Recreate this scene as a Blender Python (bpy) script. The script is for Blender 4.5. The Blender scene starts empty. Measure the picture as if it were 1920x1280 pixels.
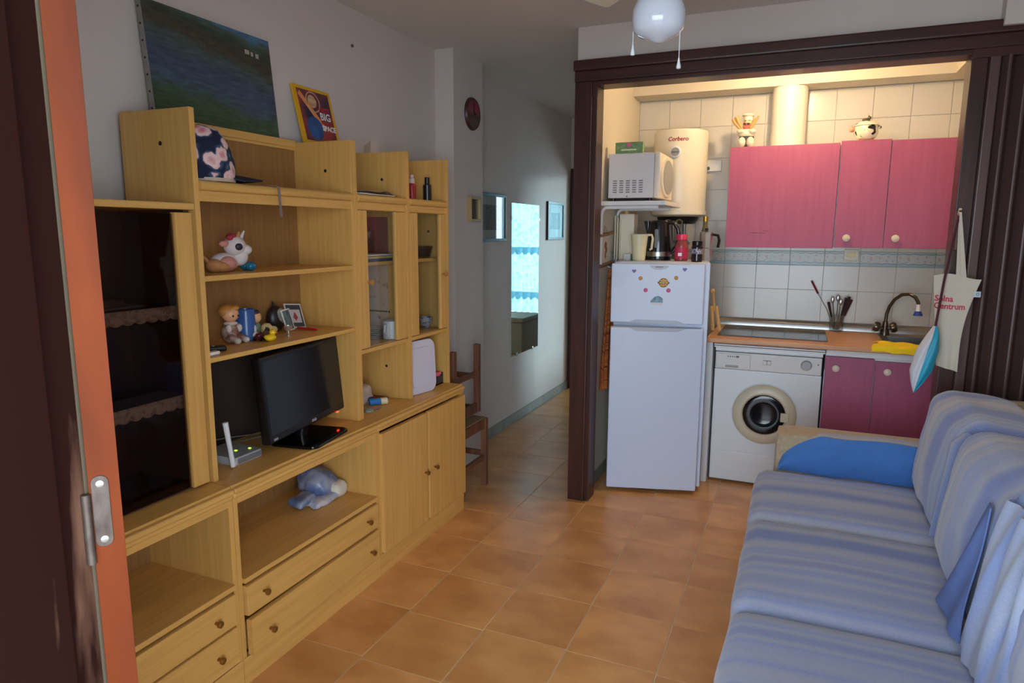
import bpy, bmesh, math, random
from mathutils import Vector, Matrix, noise

random.seed(7)
C = bpy.context.scene.collection
SC = bpy.context.scene
R = math.radians
PI = math.pi

# ------------------------------------------------------------------ camera
YAW, PITCH, ROLL, FPX = R(-23.038), R(-9.218), R(0.2836), 1266.0
_f = Vector((math.sin(YAW) * math.cos(PITCH), math.cos(YAW) * math.cos(PITCH), math.sin(PITCH)))
_r = Vector((math.cos(YAW), -math.sin(YAW), 0))
_u = _r.cross(_f)
_r, _u = _r * math.cos(ROLL) + _u * math.sin(ROLL), -_r * math.sin(ROLL) + _u * math.cos(ROLL)
cam = bpy.data.objects.new('camera', bpy.data.cameras.new('camera'))
C.objects.link(cam)
cam.data.sensor_width = 36
cam.data.lens = FPX / 1920 * 36
cam.data.clip_start = 0.02
m = Matrix((_r, _u, -_f)).transposed().to_4x4()
m.translation = Vector((0, 0, 1.5))
cam.matrix_world = m
SC.camera = cam

# ------------------------------------------------------------------ sky, light, exposure
w = bpy.data.worlds.new('sky')
SC.world = w
w.use_nodes = True
w.node_tree.nodes['Background'].inputs[0].default_value = (0.74, 0.87, 1.0, 1)
w.node_tree.nodes['Background'].inputs[1].default_value = 5.0
BULB_STRENGTH = 410.0
SC.view_settings.view_transform = 'Standard'
SC.view_settings.look = 'None'
SC.view_settings.gamma = 1
SC.view_settings.use_curve_mapping = False
SC.view_settings.exposure = 0.84


# low hazy sun on the far side of the flat: through the bedroom window it grazes the hall wall
sun = bpy.data.objects.new('sun', bpy.data.lights.new('sun', 'SUN'))
C.objects.link(sun)
sun.data.energy = 2.1
sun.data.angle = R(12)
sun.data.color = (0.58, 0.86, 1.0)
sun.rotation_euler = Vector((-0.72, -1.0, -0.14)).to_track_quat('-Z', 'Y').to_euler()


def portal(name, loc, rot, sx, sy):
    l = bpy.data.lights.new(name, 'AREA')
    l.shape = 'RECTANGLE'
    l.size, l.size_y = sx, sy
    l.cycles.is_portal = True
    o = bpy.data.objects.new(name, l)
    o.location, o.rotation_euler = loc, rot
    C.objects.link(o)


portal('doorway_portal', (-0.16, 0.41, 1.05), (R(90), 0, 0), 1.42, 2.1)
portal('bedroom_window_portal', (0.1, 8.69, 1.35), (R(-90), 0, 0), 2.8, 2.1)


# ------------------------------------------------------------------ materials
def S(r, g, b):
    return tuple(((c / 255) / 12.92 if c / 255 <= 0.04045 else ((c / 255 + 0.055) / 1.055) ** 2.4) for c in (r, g, b)) + (1,)


MATS = {}


def M(name, col, rough=0.5, metal=0.0, var=0.0, scale=(8, 8, 8), col2=None, detail=4, bump=0.0, coat=0.0, rnd=0.0,
      spec=0.5, trans=0.0, alpha=1.0, contrast=None, emit=0.0, sheen=0.0):
    """plain or two-tone noise material on object coordinates"""
    if name in MATS:
        return MATS[name]
    mt = bpy.data.materials.new(name)
    mt.use_nodes = True
    N, L = mt.node_tree.nodes, mt.node_tree.links
    p = N['Principled BSDF']
    c = S(*col)
    p.inputs['Base Color'].default_value = c
    p.inputs['Roughness'].default_value = rough
    p.inputs['Metallic'].default_value = metal
    p.inputs['Coat Weight'].default_value = coat
    p.inputs['Specular IOR Level'].default_value = spec
    p.inputs['Transmission Weight'].default_value = trans
    p.inputs['Alpha'].default_value = alpha
    if sheen:
        p.inputs['Sheen Weight'].default_value = sheen
    if emit:
        p.inputs['Emission Color'].default_value = c
        p.inputs['Emission Strength'].default_value = emit
    if var or col2 or bump or rnd:
        tc = N.new('ShaderNodeTexCoord')
        mp = N.new('ShaderNodeMapping')
        mp.inputs['Scale'].default_value = scale
        L.new(tc.outputs['Object'], mp.inputs['Vector'])
        oi = N.new('ShaderNodeObjectInfo')
        vm = N.new('ShaderNodeVectorMath')
        vm.operation = 'MULTIPLY_ADD'
        L.new(oi.outputs['Random'], vm.inputs[0])
        vm.inputs[1].default_value = (37, 53, 71)
        L.new(mp.outputs[0], vm.inputs[2])
        nz = N.new('ShaderNodeTexNoise')
        nz.inputs['Scale'].default_value = 1
        nz.inputs['Detail'].default_value = detail
        L.new(vm.outputs[0], nz.inputs['Vector'])
        rp = N.new('ShaderNodeValToRGB')
        lo, hi = contrast or (0.3, 0.7)
        rp.color_ramp.elements[0].position = lo
        rp.color_ramp.elements[1].position = hi
        k = 1 - var
        c2 = S(*col2) if col2 else (c[0] * k, c[1] * k, c[2] * k, 1)
        rp.color_ramp.elements[0].color = c2
        rp.color_ramp.elements[1].color = c
        L.new(nz.outputs['Fac'], rp.inputs[0])
        out = rp.outputs[0]
        if rnd:
            mr = N.new('ShaderNodeMapRange')
            mr.inputs['To Min'].default_value = 1 - rnd
            mr.inputs['To Max'].default_value = 1 + rnd
            L.new(oi.outputs['Random'], mr.inputs['Value'])
            mx = N.new('ShaderNodeVectorMath')
            mx.operation = 'SCALE'
            L.new(out, mx.inputs[0])
            L.new(mr.outputs[0], mx.inputs['Scale'])
            out = mx.outputs[0]
        L.new(out, p.inputs['Base Color'])
        if bump:
            bp = N.new('ShaderNodeBump')
            bp.inputs['Strength'].default_value = bump
            bp.inputs['Distance'].default_value = 0.003
            L.new(nz.outputs['Fac'], bp.inputs['Height'])
            L.new(bp.outputs[0], p.inputs['Normal'])
    MATS[name] = mt
    return mt


def nodes_of(name, rough=0.5):
    mt = bpy.data.materials.new(name)
    mt.use_nodes = True
    MATS[name] = mt
    p = mt.node_tree.nodes['Principled BSDF']
    p.inputs['Roughness'].default_value = rough
    return mt, mt.node_tree.nodes, mt.node_tree.links, p


def ramp(N, stops, interp='LINEAR'):
    rp = N.new('ShaderNodeValToRGB')
    cr = rp.color_ramp
    cr.interpolation = interp
    while len(cr.elements) < len(stops):
        cr.elements.new(0.5)
    for e, (pos, col) in zip(cr.elements, stops):
        e.position = pos
        e.color = S(*col)
    return rp


def glass_mat(name, tint, gloss=0.06, rough=0.02):
    mt = bpy.data.materials.new(name)
    mt.use_nodes = True
    N, L = mt.node_tree.nodes, mt.node_tree.links
    N.remove(N['Principled BSDF'])
    t = N.new('ShaderNodeBsdfTransparent')
    t.inputs[0].default_value = S(*tint)
    g = N.new('ShaderNodeBsdfGlossy')
    g.inputs['Roughness'].default_value = rough
    fr = N.new('ShaderNodeLayerWeight')
    fr.inputs['Blend'].default_value = 0.5
    pw = N.new('ShaderNodeMath')
    pw.operation = 'POWER'
    pw.inputs[1].default_value = 5
    L.new(fr.outputs['Facing'], pw.inputs[0])
    ad = N.new('ShaderNodeMath')
    ad.inputs[1].default_value = gloss
    L.new(pw.outputs[0], ad.inputs[0])
    mx = N.new('ShaderNodeMixShader')
    L.new(ad.outputs[0], mx.inputs[0])
    L.new(t.outputs[0], mx.inputs[1])
    L.new(g.outputs[0], mx.inputs[2])
    L.new(mx.outputs[0], N['Material Output'].inputs[0])
    MATS[name] = mt
    return mt


wall_m = M('wall_paint', (214, 203, 196), 0.85, var=0.05, scale=(3, 3, 3), bump=0.08, detail=8)
kwall_m = M('kitchen_wall_paint', (214, 204, 186), 0.7, var=0.04, scale=(3, 3, 3))
ceil_m = M('ceiling_paint', (218, 212, 206), 0.9, var=0.04, scale=(4, 4, 4), bump=0.08, detail=8)
grout_m = M('floor_grout', (214, 186, 150), 0.9, var=0.2)
tile_m = M('terracotta_tile', (228, 170, 106), 0.3, col2=(186, 124, 68), scale=(4, 6, 4), detail=7, rnd=0.07, bump=0.05, contrast=(0.25, 0.72))
wtile_m = M('white_wall_tile', (208, 203, 194), 0.22, var=0.04, scale=(2, 2, 2), rnd=0.02)
wgrout_m = M('wall_grout', (194, 188, 178), 0.9)
base_m = M('grey_baseboard_tile', (150, 152, 142), 0.4, var=0.3, scale=(12, 12, 12), detail=8)
trim_m = M('dark_wood_trim', (74, 37, 30), 0.38, col2=(46, 22, 19), scale=(30, 30, 3), detail=6)
trimh_m = M('dark_wood_header', (74, 37, 30), 0.38, col2=(46, 22, 19), scale=(3, 30, 30), detail=6)
fold_m = M('dark_folding_pvc', (92, 68, 66), 0.34, var=0.15, scale=(30, 30, 2))
doorb_m = M('weathered_brown_paint', (38, 17, 13), 0.6, spec=.08, col2=(112, 80, 64), scale=(16, 16, 2.2), detail=9, contrast=(0.25, 0.36))
orange_m = M('orange_stained_wood', (122, 50, 5), 0.6, col2=(90, 34, 4), spec=.2, scale=(14, 14, 3), detail=8, bump=0.1)
oak_v = M('oak_laminate_upright', (222, 174, 98), 0.42, col2=(206, 156, 82), scale=(60, 60, 2.2), detail=5)
oak_h = M('oak_laminate_level', (222, 174, 98), 0.42, col2=(206, 156, 82), scale=(60, 2.2, 60), detail=5)
oak_back = M('oak_laminate_back', (162, 118, 66), 0.55, col2=(144, 102, 56), scale=(50, 50, 2.5), detail=5)
brass_m = M('dull_brass', (150, 110, 50), 0.35, metal=0.8)
white_pl = M('white_plastic', (222, 222, 224), 0.35)
white_en = M('white_enamel', (222, 226, 230), 0.28, var=0.03, scale=(3, 3, 3))
fridge_m = M('fridge_enamel', (204, 214, 236), 0.35, col2=(192, 198, 208), scale=(2.5, 2.5, 2.5), contrast=(0.22, 0.42), detail=6)
cream_pl = M('cream_plastic', (222, 208, 176), 0.4)
black_pl = M('black_plastic', (14, 13, 15), 0.3)
grey_pl = M('grey_plastic', (150, 150, 152), 0.4)
black_gl = M('black_gloss', (10, 10, 13), 0.08)
chrome_m = M('chrome', (210, 208, 204), 0.22, metal=.85)
steel_m = M('steel', (170, 168, 165), 0.3, metal=1)
bronze_m = M('tarnished_metal', (96, 86, 74), 0.3, metal=0.9)
magenta_m = M('magenta_laminate', (172, 84, 118), 0.5, col2=(162, 76, 112), scale=(40, 40, 3), detail=5)
counter_m = M('beech_worktop', (206, 152, 104), 0.35, col2=(188, 130, 84), scale=(3, 40, 40), detail=5)
sofa_tan = M('tan_upholstery', (176, 158, 130), 0.9, var=0.2, scale=(60, 60, 60), sheen=0.2)
blue_back = M('blue_cloth_reverse', (66, 118, 186), 0.85, var=0.12, scale=(20, 20, 20), sheen=0.2)
light_wood = M('pale_wood', (214, 172, 110), 0.5, var=0.2, scale=(40, 40, 3))
stool_m = M('reddish_wood', (132, 86, 62), 0.5, col2=(104, 64, 46), scale=(40, 40, 4), detail=5)
rush_m = M('rush_seat', (150, 122, 84), 0.8, var=0.35, scale=(10, 90, 10))
paper_m = M('white_paper', (226, 224, 220), 0.8)
clear_gl = glass_mat('clear_glass', (246, 248, 247), 0.04)
smoky_gl = glass_mat('smoky_glass', (206, 194, 188), 0.02)
thin_pl = glass_mat('clear_plastic_film', (214, 220, 228), 0.5, 0.2)
red_pl = M('red_plastic', (190, 30, 36), 0.4)
mirror_m = M('mirror_silver', (225, 235, 235), 0.01, metal=1)
print_red = M('red_print', (190, 30, 60), 0.6)
print_dark = M('grey_print', (90, 90, 96), 0.5)
print_white = M('white_print', (240, 240, 240), 0.6)
hole_m = M('dark_hole', (24, 16, 12), 0.9)
navy_m = M('navy_cloth', (28, 32, 58), 0.85, var=0.2, scale=(60, 60, 60))
pink_m = M('pink_plastic', (224, 92, 110), 0.45)

# blue striped throw: bands along the object's own y
_m, N, L, p = nodes_of('blue_striped_throw', 0.92)
tc = N.new('ShaderNodeTexCoord'); sp = N.new('ShaderNodeSeparateXYZ'); L.new(tc.outputs['Object'], sp.inputs[0])
oi = N.new('ShaderNodeObjectInfo')
ma = N.new('ShaderNodeMath'); ma.operation = 'MULTIPLY_ADD'; ma.inputs[1].default_value = 6.5
L.new(sp.outputs['Y'], ma.inputs[0])
mo = N.new('ShaderNodeMath'); mo.operation = 'MULTIPLY'; mo.inputs[1].default_value = 40; L.new(oi.outputs['Random'], mo.inputs[0]); L.new(mo.outputs[0], ma.inputs[2])
n1 = N.new('ShaderNodeTexNoise'); n1.noise_dimensions = '1D'; n1.inputs['Scale'].default_value = 1.0; n1.inputs['Detail'].default_value = 0.7
L.new(ma.outputs[0], n1.inputs['W'])
rp = ramp(N, [(0.3, (108, 128, 184)), (0.42, (132, 147, 188)), (0.5, (158, 165, 186)), (0.58, (134, 150, 194)), (0.7, (166, 171, 186))])
L.new(n1.outputs['Fac'], rp.inputs[0])
mp = N.new('ShaderNodeMapping'); mp.inputs['Scale'].default_value = (150, 300, 150); L.new(tc.outputs['Object'], mp.inputs['Vector'])
n2 = N.new('ShaderNodeTexNoise'); n2.inputs['Scale'].default_value = 1; n2.inputs['Detail'].default_value = 3; L.new(mp.outputs[0], n2.inputs['Vector'])
mr = N.new('ShaderNodeMapRange'); mr.inputs['From Min'].default_value = 0.3; mr.inputs['From Max'].default_value = 0.7; mr.inputs['To Min'].default_value = 0.93; mr.inputs['To Max'].default_value = 1.05
L.new(n2.outputs['Fac'], mr.inputs['Value'])
vs = N.new('ShaderNodeVectorMath'); vs.operation = 'SCALE'; L.new(rp.outputs[0], vs.inputs[0]); L.new(mr.outputs[0], vs.inputs['Scale'])
L.new(vs.outputs[0], p.inputs['Base Color'])
bp = N.new('ShaderNodeBump'); bp.inputs['Strength'].default_value = 0.25; bp.inputs['Distance'].default_value = 0.002; L.new(n2.outputs['Fac'], bp.inputs['Height']); L.new(bp.outputs[0], p.inputs['Normal'])
p.inputs['Sheen Weight'].default_value = 0.25
throw_m = _m

# sea-life border tile
_m, N, L, p = nodes_of('sea_border_tile', 0.3)
tc = N.new('ShaderNodeTexCoord'); sp = N.new('ShaderNodeSeparateXYZ'); L.new(tc.outputs['Object'], sp.inputs[0])
wv = N.new('ShaderNodeMath'); wv.operation = 'SINE'
mu = N.new('ShaderNodeMath'); mu.operation = 'MULTIPLY'; mu.inputs[1].default_value = 110
ad0 = N.new('ShaderNodeMath'); ad0.operation = 'ADD'; L.new(sp.outputs['X'], ad0.inputs[0]); L.new(sp.outputs['Y'], ad0.inputs[1])
L.new(ad0.outputs[0], mu.inputs[0]); L.new(mu.outputs[0], wv.inputs[0])
zz = N.new('ShaderNodeMath'); zz.operation = 'MULTIPLY_ADD'; zz.inputs[1].default_value = 0.0022; L.new(wv.outputs[0], zz.inputs[0]); L.new(sp.outputs['Z'], zz.inputs[2])
zn = N.new('ShaderNodeMath'); zn.operation = 'DIVIDE'; zn.inputs[1].default_value = 0.09; L.new(zz.outputs[0], zn.inputs[0])
rb = ramp(N, [(0.0, (146, 168, 174)), (0.16, (146, 168, 174)), (0.2, (100, 124, 126)), (0.24, (178, 180, 174)), (0.8, (178, 180, 174)), (0.84, (100, 124, 126)), (0.9, (164, 174, 174))])
L.new(zn.outputs[0], rb.inputs[0])
vo = N.new('ShaderNodeTexVoronoi'); vo.inputs['Scale'].default_value = 46; L.new(tc.outputs['Object'], vo.inputs['Vector'])
rv = ramp(N, [(0.0, (1, 1, 1)), (0.3, (1, 1, 1)), (0.36, (0, 0, 0))]); rv.color_ramp.elements[0].color = (1, 1, 1, 1); rv.color_ramp.elements[1].color = (1, 1, 1, 1)
L.new(vo.outputs['Distance'], rv.inputs[0])
band = ramp(N, [(0.0, (0, 0, 0)), (0.28, (0, 0, 0)), (0.32, (255, 255, 255)), (0.72, (255, 255, 255)), (0.76, (0, 0, 0))]); L.new(zn.outputs[0], band.inputs[0])
mk = N.new('ShaderNodeMath'); mk.operation = 'MULTIPLY'; L.new(rv.outputs[0], mk.inputs[0]); L.new(band.outputs[0], mk.inputs[1])
rc = ramp(N, [(0.0, (170, 148, 150)), (0.45, (172, 150, 150)), (0.5, (134, 152, 142)), (0.8, (140, 150, 156))], 'CONSTANT')
sc_ = N.new('ShaderNodeSeparateXYZ'); L.new(vo.outputs['Color'], sc_.inputs[0]); L.new(sc_.outputs[0], rc.inputs[0])
mx = N.new('ShaderNodeMix'); mx.data_type = 'RGBA'; L.new(mk.outputs[0], mx.inputs['Factor']); L.new(rb.outputs[0], mx.inputs['A']); L.new(rc.outputs[0], mx.inputs['B'])
L.new(mx.outputs['Result'], p.inputs['Base Color'])
border_m = _m

# floral cloth
_m, N, L, p = nodes_of('floral_cloth', 0.9)
tc = N.new('ShaderNodeTexCoord')
n0 = N.new('ShaderNodeTexNoise'); n0.inputs['Scale'].default_value = 26; L.new(tc.outputs['Object'], n0.inputs['Vector'])
va = N.new('ShaderNodeVectorMath'); va.operation = 'MULTIPLY_ADD'; va.inputs[1].default_value = (0.035, 0.035, 0.035); L.new(n0.outputs['Color'], va.inputs[0]); L.new(tc.outputs['Object'], va.inputs[2])
vo = N.new('ShaderNodeTexVoronoi'); vo.inputs['Scale'].default_value = 19; L.new(va.outputs[0], vo.inputs['Vector'])
rf = ramp(N, [(0.0, (196, 70, 86)), (0.12, (212, 130, 136)), (0.32, (230, 200, 194)), (0.44, (226, 178, 174)), (0.48, (60, 84, 110)), (0.58, (22, 26, 54))])
L.new(vo.outputs['Distance'], rf.inputs[0]); L.new(rf.outputs[0], p.inputs['Base Color'])
floral_m = _m

# orange striped towel
_m, N, L, p = nodes_of('orange_striped_towel', 0.95)
tc = N.new('ShaderNodeTexCoord'); mp = N.new('ShaderNodeMapping'); mp.inputs['Rotation'].default_value = (R(-38), 0, 0); mp.inputs['Scale'].default_value = (0, 0, 42)
L.new(tc.outputs['Object'], mp.inputs['Vector'])
n1 = N.new('ShaderNodeTexNoise'); n1.inputs['Scale'].default_value = 1.6; n1.inputs['Detail'].default_value = 2; L.new(mp.outputs[0], n1.inputs['Vector'])
rf = ramp(N, [(0.3, (120, 52, 30)), (0.4, (196, 96, 40)), (0.5, (216, 132, 70)), (0.58, (150, 66, 36)), (0.66, (220, 150, 92))])
L.new(n1.outputs['Fac'], rf.inputs[0]); L.new(rf.outputs[0], p.inputs['Base Color'])
towel_m = _m

# lake landscape in oils (y runs along the picture, z is height, both in object space)
_m, N, L, p = nodes_of('lake_painting', 0.45)
tc = N.new('ShaderNodeTexCoord'); sp = N.new('ShaderNodeSeparateXYZ'); L.new(tc.outputs['Object'], sp.inputs[0])
n1 = N.new('ShaderNodeTexNoise'); n1.inputs['Scale'].default_value = 9; n1.inputs['Detail'].default_value = 6; L.new(tc.outputs['Object'], n1.inputs['Vector'])
a1 = N.new('ShaderNodeMath'); a1.operation = 'MULTIPLY_ADD'; a1.inputs[1].default_value = 0.10; L.new(n1.outputs['Fac'], a1.inputs[0]); L.new(sp.outputs['Z'], a1.inputs[2])
a2 = N.new('ShaderNodeMath'); a2.operation = 'MULTIPLY_ADD'; a2.inputs[1].default_value = 0.13; L.new(sp.outputs['Y'], a2.inputs[0]); L.new(a1.outputs[0], a2.inputs[2])
rf = ramp(N, [(0.03, (48, 70, 44)), (0.12, (56, 80, 58)), (0.17, (62, 80, 98)), (0.24, (60, 74, 94)), (0.29, (66, 82, 82)), (0.33, (66, 60, 46)), (0.38, (54, 64, 50)), (0.415, (64, 88, 76)), (0.43, (72, 108, 140)), (0.5, (82, 120, 150))])
L.new(a2.outputs[0], rf.inputs[0])
mp = N.new('ShaderNodeMapping'); mp.inputs['Scale'].default_value = (20, 16, 90); L.new(tc.outputs['Object'], mp.inputs['Vector'])
n2 = N.new('ShaderNodeTexNoise'); n2.inputs['Scale'].default_value = 1; n2.inputs['Detail'].default_value = 6; L.new(mp.outputs[0], n2.inputs['Vector'])
mr = N.new('ShaderNodeMapRange'); mr.inputs['From Min'].default_value = 0.3; mr.inputs['From Max'].default_value = 0.7; mr.inputs['To Min'].default_value = 0.7; mr.inputs['To Max'].default_value = 1.4
L.new(n2.outputs['Fac'], mr.inputs['Value'])
vs = N.new('ShaderNodeVectorMath'); vs.operation = 'SCALE'; L.new(rf.outputs[0], vs.inputs[0]); L.new(mr.outputs[0], vs.inputs['Scale']); L.new(vs.outputs[0], p.inputs['Base Color'])
paint_m = _m

# lace net curtain
_m = bpy.data.materials.new('lace_net'); _m.use_nodes = True
N, L = _m.node_tree.nodes, _m.node_tree.links
N.remove(N['Principled BSDF'])
df = N.new('ShaderNodeBsdfDiffuse'); df.inputs[0].default_value = (.5, .62, .64, 1)
tl = N.new('ShaderNodeBsdfTranslucent'); tl.inputs[0].default_value = (.17, .42, .50, 1)
tp = N.new('ShaderNodeBsdfTransparent')
m1 = N.new('ShaderNodeMixShader'); m1.inputs[0].default_value = 0.65; L.new(df.outputs[0], m1.inputs[1]); L.new(tl.outputs[0], m1.inputs[2])
m2 = N.new('ShaderNodeMixShader'); L.new(m1.outputs[0], m2.inputs[1]); L.new(tp.outputs[0], m2.inputs[2])
tc = N.new('ShaderNodeTexCoord'); vo = N.new('ShaderNodeTexVoronoi'); vo.inputs['Scale'].default_value = 16; L.new(tc.outputs['Object'], vo.inputs['Vector'])
rf = N.new('ShaderNodeMapRange'); rf.inputs['From Min'].default_value = 0.2; rf.inputs['From Max'].default_value = 0.5; rf.inputs['To Min'].default_value = 0.01; rf.inputs['To Max'].default_value = 0.08
L.new(vo.outputs['Distance'], rf.inputs['Value']); L.new(rf.outputs[0], m2.inputs[0]); L.new(m2.outputs[0], N['Material Output'].inputs[0])
lace_net = _m
lace_m = M('cream_lace', (226, 218, 204), 0.9, col2=(186, 176, 160), scale=(70, 70, 70), detail=2, contrast=(0.4, 0.5))

# ------------------------------------------------------------------ mesh helpers
ORG = {}


def new(): return bmesh.new()


def B(bm, x0, x1, y0, y1, z0, z1, bev=0.0, seg=2):
    x0, x1 = min(x0, x1), max(x0, x1); y0, y1 = min(y0, y1), max(y0, y1); z0, z1 = min(z0, z1), max(z0, z1)
    v = [bm.verts.new(q) for q in ((x0, y0, z0), (x1, y0, z0), (x1, y1, z0), (x0, y1, z0), (x0, y0, z1), (x1, y0, z1), (x1, y1, z1), (x0, y1, z1))]
    f = [bm.faces.new([v[i] for i in q]) for q in ((3, 2, 1, 0), (4, 5, 6, 7), (0, 1, 5, 4), (1, 2, 6, 5), (2, 3, 7, 6), (3, 0, 4, 7))]
    if bev:
        e = list({e for q in f for e in q.edges})
        bmesh.ops.bevel(bm, geom=e, offset=bev, segments=seg, affect='EDGES', profile=0.5)
    return bm


def frame_of(d):
    d = d.normalized()
    a = Vector((0, 0, 1)) if abs(d.z) < 0.9 else Vector((1, 0, 0))
    s = d.cross(a).normalized()
    return s, s.cross(d).normalized()


def TUBE(bm, pts, r, seg=8, caps=True):
    pts = [Vector(q) for q in pts]
    rs = r if isinstance(r, (list, tuple)) else [r] * len(pts)
    rings, s0 = [], None
    for i, q in enumerate(pts):
        d = (pts[min(i + 1, len(pts) - 1)] - pts[max(i - 1, 0)])
        s, t = frame_of(d)
        if s0 is not None:
            s = (s0 - d.normalized() * s0.dot(d.normalized())).normalized()
            t = s.cross(d.normalized())
        s0 = s
        rings.append([bm.verts.new(q + (s * math.cos(2 * PI * k / seg) + t * math.sin(2 * PI * k / seg)) * rs[i]) for k in range(seg)])
    for a, b in zip(rings, rings[1:]):
        for k in range(seg):
            bm.faces.new((a[k], a[(k + 1) % seg], b[(k + 1) % seg], b[k]))
    if caps:
        bm.faces.new(rings[0][::-1]); bm.faces.new(rings[-1])
    return bm


def LATHE(bm, prof, c=(0, 0, 0), axis=(0, 0, 1), seg=24, arc=2 * PI, start=0, close=True):
    """prof: (radius, height) pairs from one end to the other"""
    c, d = Vector(c), Vector(axis).normalized()
    s, t = frame_of(d)
    full = abs(arc - 2 * PI) < 1e-6
    n = seg if full else seg + 1
    rings = []
    for r, h in prof:
        if r < 1e-6:
            rings.append([bm.verts.new(c + d * h)])
        else:
            rings.append([bm.verts.new(c + d * h + (s * math.cos(start + arc * k / seg) + t * math.sin(start + arc * k / seg)) * r) for k in range(n)])
    for a, b in zip(rings, rings[1:]):
        for k in range(seg if full else seg):
            k2 = (k + 1) % n
            if len(a) == 1 and len(b) == 1: continue
            if len(a) == 1: bm.faces.new((a[0], b[k2], b[k]))
            elif len(b) == 1: bm.faces.new((a[k], a[k2], b[0]))
            else: bm.faces.new((a[k], a[k2], b[k2], b[k]))
    if close and full:
        if len(rings[0]) > 1: bm.faces.new(rings[0][::-1])
        if len(rings[-1]) > 1: bm.faces.new(rings[-1])
    return bm


def ELL(bm, c, r, rot=None, seg=16, rings=10):
    if isinstance(r, (int, float)): r = (r, r, r)
    mtx = Matrix.Translation(c) @ (rot.to_matrix().to_4x4() if rot is not None else Matrix()) @ Matrix.Diagonal((*r, 1))
    bmesh.ops.create_uvsphere(bm, u_segments=seg, v_segments=rings, radius=1, matrix=mtx)
    return bm


def PRISM(bm, pts, axis, d0, d1, bev=0.0):
    """outline in the two other axes (x<y<z order) extruded along axis from d0 to d1"""
    def P(a, b, d):
        return {0: (d, a, b), 1: (a, d, b), 2: (a, b, d)}[axis]
    v0 = [bm.verts.new(P(a, b, d0)) for a, b in pts]
    v1 = [bm.verts.new(P(a, b, d1)) for a, b in pts]
    n = len(pts)
    fs = [bm.faces.new(v0[::-1]), bm.faces.new(v1)]
    for k in range(n):
        fs.append(bm.faces.new((v0[k], v0[(k + 1) % n], v1[(k + 1) % n], v1[k])))
    bmesh.ops.recalc_face_normals(bm, faces=fs)
    if bev:
        bmesh.ops.bevel(bm, geom=list({e for f in fs[:2] for e in f.edges}), offset=bev, segments=2, affect='EDGES', profile=0.5)
    return bm


def RRECT(x0, x1, y0, y1, r, n=5):
    o = []
    for cx, cy, a0 in ((x1 - r, y0 + r, -90), (x1 - r, y1 - r, 0), (x0 + r, y1 - r, 90), (x0 + r, y0 + r, 180)):
        for k in range(n + 1):
            a = R(a0 + 90 * k / n)
            o.append((cx + r * math.cos(a), cy + r * math.sin(a)))
    return o


def SURF(bm, fn, nu, nv, thick=0.0, closed_u=False):
    g = [[bm.verts.new(fn(i / nu, j / nv)) for j in range(nv + 1)] for i in range(nu + 1)]
    fs = []
    for i in range(nu):
        for j in range(nv):
            fs.append(bm.faces.new((g[i][j], g[i + 1][j], g[i + 1][j + 1], g[i][j + 1])))
    if thick:
        bmesh.ops.recalc_face_normals(bm, faces=fs)
        bmesh.ops.solidify(bm, geom=fs, thickness=thick)
    return bm


def CUSH(bm, c, half, r, n=14, crown=(0, 0, 0), rot=None, wr=0.0, ws=6.0, seed=0.0):
    """soft box: rounded corners, crowned faces, cloth wrinkles"""
    t = bmesh.new()
    bmesh.ops.create_cube(t, size=2)
    bmesh.ops.subdivide_edges(t, edges=t.edges[:], cuts=n, use_grid_fill=True)
    H = Vector(half)
    for v in t.verts:
        q = v.co.copy()
        p_ = Vector((q[i] * H[i] for i in range(3)))
        k = Vector((max(-H[i] + r, min(H[i] - r, p_[i])) for i in range(3)))
        d = p_ - k
        if d.length > 1e-9: p_ = k + d.normalized() * r
        for i in range(3):
            o1, o2 = [j for j in range(3) if j != i]
            p_[i] += (1 if q[i] > 0 else -1) * abs(q[i]) ** 3 * crown[i] * (1 - q[o1] ** 2) * (1 - q[o2] ** 2)
        if wr:
            nn = noise.noise(p_ * ws + Vector((seed, seed * 2, 0))) + 0.5 * noise.noise(p_ * ws * 2.3 + Vector((0, seed, 5)))
            p_ += (p_.normalized() if p_.length > 0 else Vector()) * nn * wr
        v.co = p_
    mtx = Matrix.Translation(c) @ (rot.to_matrix().to_4x4() if rot is not None else Matrix())
    t.transform(mtx)
    me = bpy.data.meshes.new('tmp'); t.to_mesh(me); t.free()
    bm.from_mesh(me); bpy.data.meshes.remove(me)
    return bm


def obj(name, bm, mat, parent=None, ang=38):
    """one mesh object, its origin at its own base; coordinates are given in the building frame"""
    me = bpy.data.meshes.new(name)
    bm.verts.ensure_lookup_table()
    lo = Vector((min(v.co[i] for v in bm.verts) for i in range(3)))
    hi = Vector((max(v.co[i] for v in bm.verts) for i in range(3)))
    c = Vector(((lo.x + hi.x) / 2, (lo.y + hi.y) / 2, lo.z))
    bmesh.ops.translate(bm, verts=bm.verts[:], vec=-c)
    bmesh.ops.recalc_face_normals(bm, faces=bm.faces[:])
    for f in bm.faces: f.smooth = True
    bm.to_mesh(me); bm.free()
    me.set_sharp_from_angle(angle=R(ang))
    me.materials.append(mat)
    o = bpy.data.objects.new(name, me)
    C.objects.link(o)
    if ang < 60 and len(me.polygons) > 6:
        wn = o.modifiers.new('weighted_normals', 'WEIGHTED_NORMAL')
        wn.keep_sharp = True
        wn.weight = 80
    ORG[o] = c
    if parent is not None:
        o.parent = parent
        o.location = c - ORG[parent]
    else:
        o.location = c
    return o


def tag(o, label, cat, group=None, kind=None):
    o['label'] = label; o['category'] = cat
    if group: o['group'] = group
    if kind: o['kind'] = kind
    return o


def thing(name, label, cat, loc, group=None):
    o = bpy.data.objects.new(name, None)
    o.empty_display_size = 0.05
    C.objects.link(o)
    o.location = loc
    ORG[o] = Vector(loc)
    return tag(o, label, cat, group)


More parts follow.
